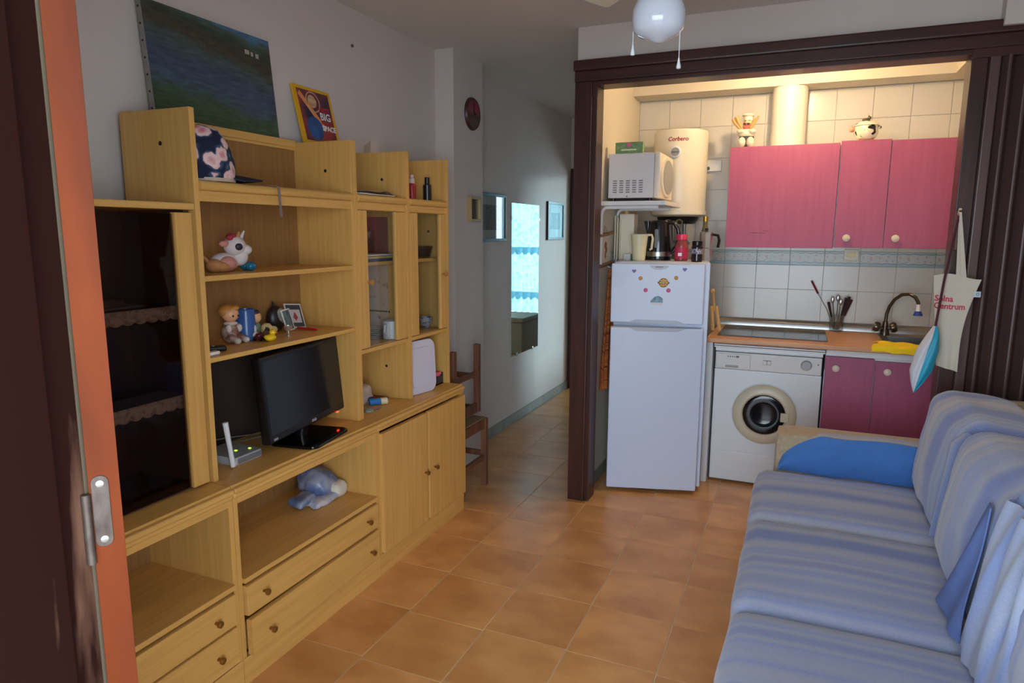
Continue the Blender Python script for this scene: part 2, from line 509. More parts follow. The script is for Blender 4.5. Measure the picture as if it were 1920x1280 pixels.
def struct(o):
    o['kind'] = 'structure'
    return o


def place(root, loc, rz=0.0, rx=0.0, ry=0.0):
    root.location = loc; root.rotation_euler = (rx, ry, rz)
    return root


def box(name, x0, x1, y0, y1, z0, z1, mat, parent=None, bev=0.0):
    return obj(name, B(new(), x0, x1, y0, y1, z0, z1, bev), mat, parent)


def text(name, s, o, r, u, size, mat, parent, depth=0.0004, bold=0.0, align='LEFT', shear=0.0):
    cu = bpy.data.curves.new(name, 'FONT')
    cu.body = s; cu.size = size; cu.extrude = depth; cu.offset = bold; cu.align_x = align; cu.shear = shear
    cu.resolution_u = 3
    t = bpy.data.objects.new(name, cu)
    C.objects.link(t)
    dg = bpy.context.evaluated_depsgraph_get()
    me = bpy.data.meshes.new_from_object(t.evaluated_get(dg))
    bpy.data.objects.remove(t)
    r, u = Vector(r).normalized(), Vector(u).normalized()
    n = r.cross(u)
    mt = Matrix((r, u, n)).transposed().to_4x4(); mt.translation = Vector(o)
    me.transform(mt)
    bm = new(); bm.from_mesh(me); bpy.data.meshes.remove(me)
    return obj(name, bm, mat, parent)


# ================================================================== the room
ZC = 2.535
KX, KY = -1.07, 4.70          # kitchen left wall face, kitchen back wall face
fl = struct(box('floor', -2.13, 1.1, 0.40, 6.25, -0.10, -0.0016, grout_m))
P_ = 0.3285
tile_meshes = {}
for i in range(-6, 5):
    xa, xb = -0.3645 + i * P_, -0.3645 + (i + 1) * P_
    jy = random.uniform(-0.012, 0.012)
    for j in range(-5, 14):
        ya, yb = 2.145 + j * P_ + jy, 2.145 + (j + 1) * P_ + jy
        x0, x1, y0, y1 = max(xa, -2.03), min(xb, 1.0), max(ya, 0.42), min(yb, 6.15)
        if x1 - x0 < 0.03 or y1 - y0 < 0.03: continue
        if y0 > 4.75 and x0 > -1.13: continue
        key = (round(x1 - x0, 3), round(y1 - y0, 3))
        c = Vector(((x0 + x1) / 2, (y0 + y1) / 2, -0.008))
        if key not in tile_meshes:
            o = obj('floor_tile', B(new(), x0 + .0022, x1 - .0022, y0 + .0022, y1 - .0022, -0.008, 0.0, 0.001, 1), tile_m, fl)
            tile_meshes[key] = o
        else:
            o = tile_meshes[key].copy(); C.objects.link(o)
            o.location = c - ORG[fl]
ceil = struct(box('ceiling', -2.13, 1.1, 0.40, 6.25, ZC, ZC + .1, ceil_m))
wl = struct(box('wall_left', -2.13, -2.03, 0.40, 6.25, 0, ZC, wall_m))
obj('nail_plug', LATHE(new(), [(0.008, 0), (0.006, .006), (0, .008)], (-2.03, 2.816, 2.367), (1, 0, 0), 10), M('plug_grey', (90, 78, 74), .7), wl)
struct(box('wall_pillar', -2.03, -1.91, 3.61, 4.0, 0, ZC, wall_m))
bl_ = struct(box('baseboard_left', -2.03, -2.016, 4.0, 6.15, 0, 0.075, base_m, bev=.003))
struct(box('wall_partition', -1.134, KX, 3.52, 6.15, 0, ZC, wall_m))
struct(box('baseboard_kitchen', KX, KX + .012, 3.60, 4.60, 0, 0.075, base_m, bev=.003))
wr = struct(box('wall_right', 1.0, 1.1, 0.40, 3.60, 0, ZC, wall_m))
struct(box('wall_header', -1.126, 1.0, 3.515, 3.60, 2.30, ZC, wall_m))
struct(box('wall_header_return', 0.690, 1.0, 3.44, 3.515, 2.335, ZC, wall_m))
b = new()
B(b, -2.13, -0.93, .40, .58, 0, ZC); B(b, .55, 1.1, .40, .58, 0, ZC); B(b, -.93, .55, .40, .58, 2.15, ZC)
struct(obj('wall_front', b, wall_m))
# hall end wall with the bedroom doorway, bedroom beyond
b = new()
B(b, -2.13, -1.985, 6.15, 6.25, 0, ZC); B(b, -1.20, -1.07, 6.15, 6.25, 0, ZC); B(b, -1.985, -1.2, 6.15, 6.25, 2.05, ZC)
struct(obj('wall_hall_end', b, wall_m))
t = struct(obj('trim_2', B(B(B(new(), -2.025, -1.95, 6.13, 6.26, 0, 2.08, .004), -1.95, -1.20, 6.13, 6.26, 2.01, 2.08, .004), -1.20, -1.14, 6.13, 6.26, 0, 2.08, .004), trim_m))
struct(box('floor_bedroom', -3.0, 2.0, 6.25, 8.70, -0.10, 0, M('bedroom_floor', (186, 142, 96), .4, var=.2)))
struct(box('ceiling_bedroom', -3.0, 2.0, 6.25, 8.70, ZC, ZC + .1, ceil_m))
b = new()
B(b, -3.1, -3.0, 6.25, 8.7, 0, ZC); B(b, 2.0, 2.1, 6.25, 8.7, 0, ZC); B(b, -1.07, 2.0, 6.15, 6.25, 0, ZC); B(b, -3.1, -2.13, 6.15, 6.25, 0, ZC)
struct(obj('wall_bedroom_sides', b, wall_m))
b = new()
B(b, -3.1, -1.30, 8.60, 8.70, 0, ZC); B(b, 1.5, 2.1, 8.60, 8.70, 0, ZC); B(b, -1.30, 1.5, 8.60, 8.70, 0, .30); B(b, -1.30, 1.5, 8.60, 8.70, 2.4, ZC)
struct(obj('wall_bedroom_back', b, wall_m))
wb = new()
for xa, xb in ((-1.30, -1.25), (-.36, -.30), (.57, .63), (1.45, 1.5)): B(wb, xa, xb, 8.62, 8.68, .3, 2.4)
B(wb, -1.3, 1.5, 8.62, 8.68, .3, .36); B(wb, -1.3, 1.5, 8.62, 8.68, 2.35, 2.4)
wd = struct(obj('window_1', wb, white_pl))
for xa, xb in ((-1.25, -.36), (-.30, .57), (.63, 1.45)):
    obj('pane', B(new(), xa, xb, 8.645, 8.651, .36, 2.35), clear_gl, wd)


def curt(u, v):
    z = 2.42 - v * 2.02
    if v == 1: z += 0.03 * abs(math.sin(u * 38))
    return (-1.45 + u * 1.18, 8.5 + 0.028 * math.sin(u * 60 + 0.8 * math.sin(u * 9)) * (0.6 + .4 * v), z)


cu_ = thing('net_curtain', 'white lace net curtain with scalloped tiers over the bedroom window', 'curtain', (.1, 8.5, .40))
obj('cloth', SURF(new(), curt, 120, 10), lace_net, cu_, 180)
for zz in (1.22, 0.62):
    obj('scalloped_band', SURF(new(), lambda u, v: (curt(u, 0)[0], curt(u, .5)[1] - .014, zz + .08 - v * (.07 + .035 * abs(math.sin(u * 38)))), 120, 2), lace_net, cu_, 180)
obj('rail', TUBE(new(), [(-1.5, 8.5, 2.43), (1.7, 8.5, 2.43)], .012), white_pl, cu_)
ch = thing('bedroom_chest', 'low grey-brown chest below the lace curtain, reflected in the hall mirror', 'chest', (-.55, 7.85, 0))
ckm = M('grey_brown_cloth', (120, 112, 92), .8, var=.15)
obj('body', B(new(), -.95, -.1, 7.6, 8.2, .0, .40, .015), ckm, ch)
obj('lid', B(new(), -.97, -.08, 7.58, 8.22, .40, .46, .02), ckm, ch)

# ------------------------------------------------------------------ kitchen shell
wk = struct(box('wall_kitchen_back', -1.07, .95, KY, KY + .1, 0, ZC, wgrout_m))
struct(box('wall_kitchen_right', .85, .95, 3.60, KY, 0, ZC, kwall_m))
b = new()
B(b, KX, .85, 4.49, KY - .008, 2.365, ZC); B(b, .705, .85, 3.60, 4.49, 2.365, ZC)
struct(obj('ceiling_soffit', b, kwall_m))
wkl = struct(box('wall_kitchen_left', KX, KX + .002, 3.60, KY - .008, 0, ZC, kwall_m))
rows = [(.745, .945), (.945, 1.145), (1.145, 1.300), None, (1.39, 1.58), (1.58, 1.78), (1.78, 1.98), (1.98, 2.18), (2.18, 2.363)]
tmesh = {}
for k in range(-5, 6):
    x0, x1 = max(-.068 + .2 * k, KX + .002), min(-.068 + .2 * (k + 1), .85)
    if x1 - x0 < .02: continue
    for rw in rows:
        if rw is None: continue
        key = (round(x1 - x0, 3), round(rw[1] - rw[0], 3))
        if key in tmesh:
            o = tmesh[key].copy(); C.objects.link(o)
            o.location = Vector(((x0 + x1) / 2, KY - .003, rw[0] + .001)) - ORG[wk]
        else:
            tmesh[key] = obj('wall_tile', B(new(), x0 + .001, x1 - .001, KY - .006, KY, rw[0] + .001, rw[1] - .001, .001, 1), wtile_m, wk)
    obj('border_tile', B(new(), x0 + .001, x1 - .001, KY - .008, KY, 1.301, 1.389, .001, 1), border_m, wk)
for k in range(5):
    y0 = 3.62 + k * .2
    obj('border_tile', B(new(), KX, KX + .008, y0 + .001, min(y0 + .199, KY - .01), 1.301, 1.389, .001, 1), border_m, wkl)

# opening casing
t1 = struct(obj('trim_1', B(new(), -1.138, -1.050, 3.492, 3.520, 0, 2.30, .004), trim_m))
obj('stop', B(new(), -1.050, -1.018, 3.500, 3.62, 0, 2.262, .004), trim_m, t1)
obj('bead', B(new(), -1.056, -1.044, 3.487, 3.497, 0, 2.26, .003), trim_m, t1)
obj('casing', B(new(), .600, .662, 3.50, 3.62, 0, 2.262, .004), trim_m, t1)
obj('header_cap', B(new(), -1.142, 1.0, 3.462, 3.515, 2.312, 2.366, .010), trimh_m, t1)
obj('header_board', B(new(), -1.138, 1.0, 3.482, 3.515, 2.262, 2.314, .004), trimh_m, t1)
obj('header_stop', B(new(), -1.05, .66, 3.496, 3.62, 2.242, 2.263, .003), trimh_m, t1)
obj('header_track', B(new(), .60, 1.0, 3.49, 3.57, 2.225, 2.264, .003), trimh_m, t1)

# folding door gathered at the right of the opening
fd = struct(obj('door_2', B(new(), .662, .70, 3.47, 3.53, .01, 2.225, .006), fold_m))
zig = [(.70 + .0295 * k, 3.468 if k % 2 else 3.528) for k in range(11)]
for (xa, ya), (xb, yb) in zip(zig, zig[1:]):
    d = Vector((xb - xa, yb - ya, 0)).normalized(); n = Vector((-d.y, d.x, 0)) * .004
    pts = [(xa + n.x, ya + n.y), (xa - n.x, ya - n.y), (xb - n.x, yb - n.y), (xb + n.x, yb + n.y)]
    obj('pleat', PRISM(new(), pts, 2, .01, 2.225, .0015), fold_m, fd)
    obj('hinge_bead', TUBE(new(), [(xb, yb, .01), (xb, yb, 2.225)], .008, 8), fold_m, fd)
hd = obj('handle', B(new(), .604, .622, 3.462, 3.50, 1.43, 1.60, .005), M('handle_wood', (92, 60, 40), .4, var=.2), fd)
obj('hook', TUBE(new(), [(.610, 3.47, 1.585), (.606, 3.44, 1.590), (.605, 3.425, 1.605)], .006), cream_pl, fd)

# entry door and jamb beside the camera
jb = struct(obj('trim_3', B(new(), -.96, -.8655, .34, .5365, 0, 2.15, .003), doorb_m))
obj('rebate', B(new(), -.96, -.8785, .5365, .580, 0, 2.15, .002), doorb_m, jb)
obj('seal', B(new(), -.8905, -.8765, .578, .590, .55, 2.15, .001), M('old_seal', (96, 84, 66), .8, var=.3, scale=(20, 20, 4)), jb)
obj('casing_right', B(new(), .50, .56, .34, .60, 0, 2.15, .003), doorb_m, jb)
obj('head', B(new(), -.93, .55, .34, .60, 2.08, 2.15, .003), doorb_m, jb)
dr = struct(obj('door_1', B(new(), .0008, .78, -.0375, .0, .02, 2.06, .001), doorb_m))
obj('edge_strip', B(new(), -.0012, .0012, -.0375, .0, .02, 2.06, .0006), orange_m, dr)
worn_m = M('worn_hinge_metal', (104, 92, 84), .5, metal=.5, col2=(70, 56, 50), scale=(60, 60, 30))
hg = obj('hinge', PRISM(new(), RRECT(-.024, -.003, 1.066, 1.168, .0095), 0, -.0028, -.0010, .0005), worn_m, dr)
for zz in (1.077, 1.157):
    obj('screw', LATHE(new(), [(.0055, 0), (.005, .001), (0, .0018)], (-.0026, -.0135, zz), (-1, 0, 0), 12), steel_m, hg)
obj('hinge_barrel', TUBE(new(), [(-.003, .004, 1.045), (-.003, .004, 1.145)], .006, 10), worn_m, dr)
dr.location = Vector((-.8525, .6115, 0)) + Vector((0, 0, .02))
ang = math.atan2(.555, -.832)
# the leaf's own x runs away from the hinge, its y points to the room side
dr.location = Vector((-.8525, .6115, .02)) + Matrix.Rotation(ang, 3, 'Z') @ Vector((.39, .01875, 0))
dr.rotation_euler = (0, 0, ang)
struct(box('ceiling_terrace_blocker', -3, 3, -1.9, .40, 2.55, 2.65, ceil_m))  # unseen terrace roof, added to cut the sky light on the entry door
struct(box('floor_terrace', -3, 3, -3.5, .40, -.12, -.02, M('terrace_stone', (150, 140, 128), .8, var=.2)))

# ================================================================== wall units
UX = -1.69      # front of the uppers
BX = -1.60      # front of the bases


def knob(c, parent, ax=(1, 0, 0), r=.011, mat=brass_m):
    return obj('knob', LATHE(new(), [(r * .45, 0), (r * .45, .012), (r, .017), (r * .95, .024), (r * .5, .027), (0, .0275)], c, ax, 14), mat, parent)


def base_unit(t, y0, y1, niche):
    obj('side_panel', B(new(), -2.0, -1.615, y0 + .001, y0 + .019, 0, .665), oak_v, t)
    obj('side_panel', B(new(), -2.0, -1.615, y1 - .019, y1 - .001, 0, .665), oak_v, t)
    obj('back_panel', B(new(), -1.998, -1.988, y0 + .019, y1 - .019, .05, .665), oak_back, t)
    tp = obj('base_top', B(new(), -2.0, -1.618, y0 + .001, y1 - .001, .672, .700, .004), oak_h, t)
    obj('moulding', B(B(new(), -1.64, -1.600, y0 + .001, y1 - .001, .672, .692, .007, 3), -1.64, -1.607, y0 + .001, y1 - .001, .655, .676, .007, 3), oak_h, tp)
    obj('plinth', B(new(), -1.635, -1.612, y0 + .002, y1 - .002, 0, .095), oak_h, t)
    if niche:
        obj('rail', B(new(), -1.635, -1.612, y0 + .019, y1 - .019, .636, .664), oak_h, t)
        obj('niche_floor', B(new(), -1.988, -1.603, y0 + .019, y1 - .019, .358, .376, .002), oak_h, t)


# unit with the smoky glass doors (partly behind the entry door)
u1 = thing('display_cabinet', 'oak display cabinet with smoky glass doors and lace-edged shelves', 'cabinet', (-1.8, 1.13, 0), 'oak wall unit')
base_unit(u1, .73, 1.53, True)
for z0, z1 in ((.242, .348), (.108, .235)):
    d = obj('drawer', B(new(), -1.622, -1.599, .752, 1.505, z0, z1, .004), oak_h, u1)
    obj('drawer_box', B(new(), -1.95, -1.623, .76, 1.50, z0 + .01, z1 - .015), oak_back, d)
    for y in (.84, 1.418): knob((-1.599, y, (z0 + z1) / 2), d)
dkl = M('dark_laminate_gap_shade', (96, 64, 48), .6, var=.2, scale=(50, 50, 3))
obj('side_panel', B(new(), -1.99, -1.712, .731, .750, .70, 1.56), dkl, u1)
obj('side_panel', B(new(), -1.99, -1.712, 1.506, 1.525, .70, 1.56), dkl, u1)
obj('cabinet_floor', B(new(), -1.984, -1.713, .751, 1.505, .7003, .704), dkl, u1)
obj('back_panel', B(new(), -1.995, -1.985, .731, 1.525, .70, 1.57), M('dark_laminate_gap_shade', (112, 78, 58), .6, var=.2, scale=(50, 50, 3)), u1)
obj('top_board', B(new(), -1.99, UX, .731, 1.529, 1.560, 1.580, .003), oak_h, u1)
for z in (1.255, .975):
    s_ = obj('shelf', B(new(), -1.984, -1.755, .751, 1.505, z, z + .016), dkl, u1)
    obj('lace_trim', SURF(new(), lambda u, v: (-1.751, .752 + u * .752, z + .018 - v * (.036 + .007 * abs(math.sin(u * PI * 19)))), 114, 3, .0012), lace_m, s_, 180)
for ya, yb in ((.752, 1.128), (1.132, 1.516)):
    d = obj('door', B(new(), -1.711, UX, ya, ya + .06, .708, 1.552, .003), oak_v, u1)
    obj('stile', B(new(), -1.711, UX, yb - .06, yb, .708, 1.552, .003), oak_v, d)
    obj('glass_pane', B(new(), -1.704, -1.700, ya + .055, yb - .055, .712, 1.548), smoky_gl, d)

# middle unit
u2 = thing('television_unit', 'open oak wall unit with the television, shelves and two drawers', 'cabinet', (-1.8, 1.93, 0), 'oak wall unit')
base_unit(u2, 1.53, 2.33, True)
d = obj('drawer', B(new(), -1.622, -1.599, 1.552, 2.305, .242, .348, .004), oak_h, u2)
obj('drawer_box', B(new(), -1.95, -1.623, 1.56, 2.30, .25, .335), oak_back, d)
for y in (1.624, 2.222): knob((-1.599, y, .298), d)
b = PRISM(new(), [(-1.610, 1.552), (-1.588, 1.552), (-1.598, 2.305), (-1.620, 2.305)], 2, .103, .232, .003)
d = obj('drawer', b, oak_h, u2)
obj('drawer_box', B(new(), -1.93, -1.622, 1.56, 2.30, .115, .215), oak_back, d)
knob((-1.588, 1.633, .158), d); knob((-1.597, 2.238, .155), d)


def upper_side(t, y0, y1, holes=()):
    o = obj('side_panel', B(new(), -1.985, UX, y0, y1, .700, 1.860, .002), oak_v, t)
    for (x, z, s) in holes:
        y = y0 if s < 0 else y1
        obj('peg_hole', LATHE(new(), [(.007, 0), (.007, .0008), (0, .0008)], (x, y, z), (0, s, 0), 10), hole_m, o)


upper_side(u2, 1.531, 1.551, [(-1.815, 1.76, -1)])
upper_side(u2, 2.309, 2.329, [(-1.815, 1.742, -1)])


def ledge(t, y0, y1):
    s_ = obj('ledge', B(new(), -1.97, -1.702, y0, y1, 1.622, 1.650), oak_h, t)
    pr = [(-1.702, 1.620), (-1.690, 1.620), (-1.683, 1.625), (-1.680, 1.635), (-1.683, 1.645), (-1.690, 1.650), (-1.702, 1.650)]
    obj('nosing', PRISM(new(), pr_yz(pr), 1, y0, y1), oak_h, s_)
    obj('ledge_rail', B(new(), -1.715, -1.697, y0, y1, 1.588, 1.6195), oak_h, s_)


def pr_yz(pr): return pr


obj('back_panel', B(new(), -1.982, -1.970, 1.552, 2.308, 1.090, 1.835), oak_back, u2)
obj('dark_back_panel', B(new(), -1.982, -1.970, 1.552, 2.308, .70, 1.088), M('dark_back_brown', (58, 44, 38), .7, var=.15, scale=(30, 30, 4)), u2)  # lower back section, darker brown than the oak back above
obj('top_rail', B(B(new(), -2.0, -1.958, 1.552, 2.308, 1.838, 1.868, .004), -1.98, -1.963, 1.552, 2.308, 1.828, 1.839), oak_h, u2)
ledge(u2, 1.552, 2.308)
obj('shelf', B(new(), -1.969, UX - .003, 1.552, 2.308, 1.343, 1.360, .002), oak_h, u2)
obj('shelf', B(new(), -1.969, UX - .003, 1.552, 2.308, 1.086, 1.102, .002), oak_h, u2)

# right-hand unit
u3 = thing('glazed_cupboard', 'oak cupboard with two narrow clear glass doors above two wooden doors', 'cabinet', (-1.8, 2.73, 0), 'oak wall unit')
base_unit(u3, 2.33, 3.13, False)
for ya, yb, ky in ((2.346, 2.727, 2.700), (2.745, 3.128, 2.79)):
    d = obj('door', B(new(), -1.622, -1.599, ya, yb, .100, .644, .003), oak_v, u3)
    knob((-1.599, ky, .354), d)
obj('gap_shade_panel', B(new(), -2.0, -1.640, 2.729, 2.743, .0, .665), M('dark_laminate_gap_shade', (96, 64, 48), .6), u3)  # added divider, its dark brown stands in for shade in the door gap
upper_side(u3, 2.331, 2.348)
upper_side(u3, 2.724, 2.752, [(-1.82, 1.737, -1), (-1.82, .855, -1), (-1.80, 1.50, -1), (-1.80, 1.12, -1)])
upper_side(u3, 3.110, 3.129, [(-1.80, 1.50, -1)])
obj('back_panel', B(new(), -1.982, -1.970, 2.349, 3.110, .70, 1.62), oak_back, u3)
obj('top_rail', B(new(), -2.0, -1.975, 2.349, 3.110, 1.838, 1.868, .003), oak_h, u3)
for y0, y1, g0, g1, ky in ((2.349, 2.723, 2.412, 2.632, 2.408), (2.753, 3.109, 2.822, 3.042, 3.062)):
    ledge(u3, y0, y1)
    obj('shelf', B(new(), -1.969, -1.712, y0, y1, .986, 1.002), oak_h, u3)
    obj('shelf', B(new(), -1.969, -1.73, y0, y1, 1.352, 1.366), oak_h, u3)
    obj('shelf_edge', B(new(), -1.712, UX - .002, y0, y1, .982, 1.000, .002), oak_h, u3)
    d = obj('door', B(new(), -1.711, UX, y0 + .002, g0, 1.003, 1.586, .003), oak_v, u3)
    obj('stile', B(new(), -1.711, UX, g1, y1 - .002, 1.003, 1.586, .003), oak_v, d)
    obj('glass_pane', B(new(), -1.703, -1.699, g0 - .01, g1 + .01, 1.005, 1.584), clear_gl, d)
    knob((UX, ky, 1.285), d, r=.012, mat=M('knob_wood', (176, 118, 60), .4))

# ================================================================== kitchen furniture
# fridge-freezer, turned a little; built in its own frame: x across the front, y into the body
fr = thing('fridge_freezer', 'white two-door fridge freezer standing by the kitchen side wall', 'fridge', (0, 0, 0))
obj('body', B(new(), .012, .542, .056, .535, .03, 1.335, .006), fridge_m, fr)
fz = obj('freezer_door', B(new(), 0, .513, 0, .052, .992, 1.328, .008), fridge_m, fr)
LD = Matrix.Translation((.513, .052, 0)) @ Matrix.Rotation(R(7), 4, 'Z') @ Matrix.Translation((-.513, -.052, 0))


def ld(bm):
    bm.transform(LD); return bm


lo_ = obj('fridge_door', ld(B(new(), 0, .513, 0, .052, .022, .972, .008)), fridge_m, fr)
seam_m = M('seam_grey', (120, 124, 132), .6)
hp = [(.10, .993), (.145, 1.012), (.37, 1.012), (.425, .993)]
obj('grip', PRISM(new(), hp, 1, -.003, .001, .001), M('grip_grey', (176, 182, 194), .4), fz)
hp = [(.10, .971), (.425, .971), (.37, .952), (.145, .952)]
obj('grip', ld(PRISM(new(), hp, 1, -.003, .001, .001)), MATS['grip_grey'], lo_)
bdg = [(.215, 1.318)] + [(.265 + .052 * math.cos(a), 1.318 - .022 * math.sin(a)) for a in [PI - PI * k / 12 for k in range(13)]]
bg = obj('badge', PRISM(new(), bdg[1:], 1, -.003, .001, .001), MATS['grip_grey'], fz)
obj('badge_lettering', B(new(), .243, .287, -.0034, -.003, 1.309, 1.313), print_dark, bg)
for x in (.04, .50):
    obj('foot', LATHE(new(), [(.015, 0), (.02, .03)], (x, .09, 0), seg=10), black_pl, fr)
FR_M = Matrix.Translation((-.988, 3.76, 0)) @ Matrix.Rotation(R(9), 4, 'Z')
place(fr, (-.988, 3.76, 0), R(9))


def mag(name, label, fx, py, shape, mat, grp=None, extra=None):
    x, z = fx * .513, 1.325 - (py - 185) * .000356
    t = thing(name, label, 'magnet', (0, 0, 0), grp)
    shape(t, mat)
    p_ = FR_M @ Vector((x, -.0005, z))
    place(t, p_, R(9))


def disc_mag(r):
    def f(t, mat):
        obj('disc', LATHE(new(), [(r, 0), (r, .003), (r * .75, .005), (0, .0055)], (0, 0, 0), (0, -1, 0), 14), mat, t)
        obj('centre', LATHE(new(), [(r * .35, .005), (r * .3, .0065), (0, .007)], (0, 0, 0), (0, -1, 0), 10), mat, t)
    return f


def heart_mag(t, mat):
    pts = []
    for k in range(20):
        a = 2 * PI * k / 20
        pts.append((.00075 * 16 * math.sin(a) ** 3, .00075 * (13 * math.cos(a) - 5 * math.cos(2 * a) - 2 * math.cos(3 * a) - math.cos(4 * a))))
    obj('heart', PRISM(new(), pts, 1, -.005, 0, .0012), mat, t)


def flower_mag(t, mat):
    obj('disc', LATHE(new(), [(.026, 0), (.026, .003), (.02, .006), (0, .0065)], (0, 0, 0), (0, -1, 0), 20), M('amber', (150, 96, 30), .3), t)
    for k in range(8):
        a = 2 * PI * k / 8
        obj('petal', ELL(new(), (.017 * math.cos(a), -.006, .017 * math.sin(a)), (.008, .003, .005), Matrix.Rotation(-a, 3, 'Y').to_quaternion() if False else None, 8, 6), M('gold_petal', (226, 186, 96), .3), t)
    for sx in (-1, 1):
        obj('stud', ELL(new(), (.028 * sx, -.003, 0), (.004, .003, .005), None, 8, 6), black_pl, t)


def house_mag(t, mat):
    pts = [(-.032, -.026), (.033, -.026), (.033, .008), (.022, .018), (.008, .024), (-.008, .020), (-.018, .012), (-.034, -.004)]
    obj('plate', PRISM(new(), pts, 1, -.004, 0, .001), M('seaside_print', (120, 164, 200), .4, col2=(70, 92, 112), scale=(50, 50, 50), detail=3), t)
    obj('snow', B(new(), -.032, .033, -.0048, -.004, -.026, -.013), paper_m, t)


purple = M('purple_plastic', (92, 66, 150), .4); amber = M('ochre_plastic', (196, 150, 84), .4); pinkp = M('rose_plastic', (216, 92, 140), .4)
mag('heart_magnet', 'purple heart magnet on the freezer door, on the orange towel side', .248, 295, heart_mag, purple, 'purple heart magnets')
mag('heart_magnet', 'purple heart magnet on the freezer door, on the worktop side', .786, 258, heart_mag, purple, 'purple heart magnets')
for fx, py, sd in ((.32, 407, 'orange towel'), (.70, 390, 'worktop')):
    mag('round_magnet', 'ochre round magnet on the freezer door, on the %s side' % sd, fx, py, disc_mag(.0115), amber, 'ochre round magnets')
for fx, py, sd in ((.38, 593, 'apart from the golden flower magnet'), (.623, 588, 'touching the golden flower magnet')):
    mag('round_magnet', 'pink round magnet on the freezer door, ' + sd, fx, py, disc_mag(.012), pinkp, 'pink round magnets')
mag('flower_magnet', 'golden flower magnet with eight petals on the freezer door', .568, 470, flower_mag, None)
mag('scene_magnet', 'blue seaside picture magnet on the freezer door', .503, 745, house_mag, None)

# washing machine
wm = thing('washing_machine', 'white front-loading washing machine under the hob', 'washing machine', (-.14, 4.4, 0))
obj('body', B(new(), -.437, .150, 4.14, 4.66, .012, .70, .006), white_en, wm)
obj('lid', B(new(), -.437, .150, 4.135, 4.66, .806, .832, .005), white_en, wm)
cp = obj('control_panel', B(new(), -.434, .147, 4.128, 4.66, .702, .804, .006), M('panel_white', (214, 212, 210), .35), wm)
dw = obj('detergent_drawer', B(new(), -.430, -.235, 4.122, 4.16, .712, .796, .004), MATS['panel_white'], cp)
obj('drawer_grip', PRISM(new(), RRECT(-.375, -.300, .714, .728, .006), 1, 4.119, 4.124), grey_pl, dw)
text('brand_lettering', 'ZEROWATT', (-.365, 4.1215, .777), (1, 0, 0), (0, 0, 1), .0125, print_dark, dw) if False else obj('brand_lettering', B(B(B(B(B(new(), -.365, -.358, 4.1212, 4.122, .776, .783), -.352, -.345, 4.1212, 4.122, .776, .783), -.339, -.333, 4.1212, 4.122, .776, .783), -.327, -.322, 4.1212, 4.122, .776, .783), -.316, -.300, 4.1212, 4.122, .775, .785), print_dark, dw)
for x in (-.165, -.143):
    obj('button', B(new(), x, x + .020, 4.118, 4.13, .745, .768, .002), MATS['panel_white'], cp)
    obj('button_frame', B(new(), x - .001, x + .021, 4.1255, 4.129, .743, .770), print_dark, cp)
obj('dial', LATHE(new(), [(.030, 0), (.028, .012), (.024, .016), (0, .016)], (.066, 4.128, .757), (0, -1, 0), 24), M('dial_grey', (168, 168, 172), .4), cp)
obj('indicator', LATHE(new(), [(.004, 0), (.003, .003), (0, .003)], (.128, 4.128, .765), (0, -1, 0), 8), black_pl, cp)
dc = (-.143, 4.14, .447)
dd = obj('door', LATHE(new(), [(.178, 0), (.180, .008), (.176, .018), (.168, .024), (.150, .034), (.128, .034), (.119, .026), (.117, .004)], dc, (0, -1, 0), 48, close=False), M('yellowed_ring', (206, 196, 172), .35), wm)
obj('outer_rim', LATHE(new(), [(.184, 0), (.184, .009), (.177, .012), (.177, 0)], dc, (0, -1, 0), 48, close=False), white_en, dd)
obj('glass_bowl', LATHE(new(), [(.118, .018), (.105, .024), (.075, .022), (.066, .008), (.058, .004), (0, .002)], dc, (0, -1, 0), 40, close=False), M('dark_porthole', (14, 16, 22), .12), dd)
obj('handle', B(new(), -.052, -.006, 4.098, 4.118, .418, .470, .004), MATS['yellowed_ring'], dd)
obj('service_flap', B(new(), -.432, .145, 4.134, 4.16, .018, .195, .004), white_en, wm)
for x in (-.40, .11): obj('foot', LATHE(new(), [(.018, 0), (.018, .014)], (x, 4.2, 0), seg=10), black_pl, wm)

tag(obj('side_panel', B(new(), -.483, -.447, 4.085, 4.68, 0, .871, .003), white_pl), 'narrow white worktop end panel between fridge and washing machine', 'panel')
gr = thing('worktop_filler', 'white grooved filler strip above the washing machine', 'trim strip', (-.15, 4.12, .836))
for z in (.836, .848, .860):
    obj('strip', B(new(), -.440, .158, 4.085, 4.13, z, z + .009, .002), white_pl, gr)

# lower cupboard
lc = thing('sink_cupboard', 'magenta two-door base cupboard below the sink', 'cupboard', (.48, 4.4, 0))
obj('body', B(new(), .160, .800, 4.16, 4.66, .08, .735), white_pl, lc)
obj('rail', B(new(), .162, .800, 4.140, 4.159, .822, .870, .002), white_pl, lc)
obj('plinth', B(new(), .165, .795, 4.20, 4.22, 0, .08), magenta_m, lc)
obj('top_rail', B(new(), .162, .800, 4.1595, 4.159 + .02, .735, .868), white_pl, lc)
for x0, x1, z1, kx in ((.163, .408, .818, .217), (.412, .798, .808, .472)):
    d = obj('door', B(new(), x0, x1, 4.139, 4.159, .085, z1, .003), magenta_m, lc)
    kn = obj('knob', LATHE(new(), [(.008, 0), (.008, .012), (.020, .016), (.019, .024), (.012, .028), (0, .029)], (kx, 4.139, .755), (0, -1, 0), 20), M('ivory_knob', (226, 210, 190), .3), d)

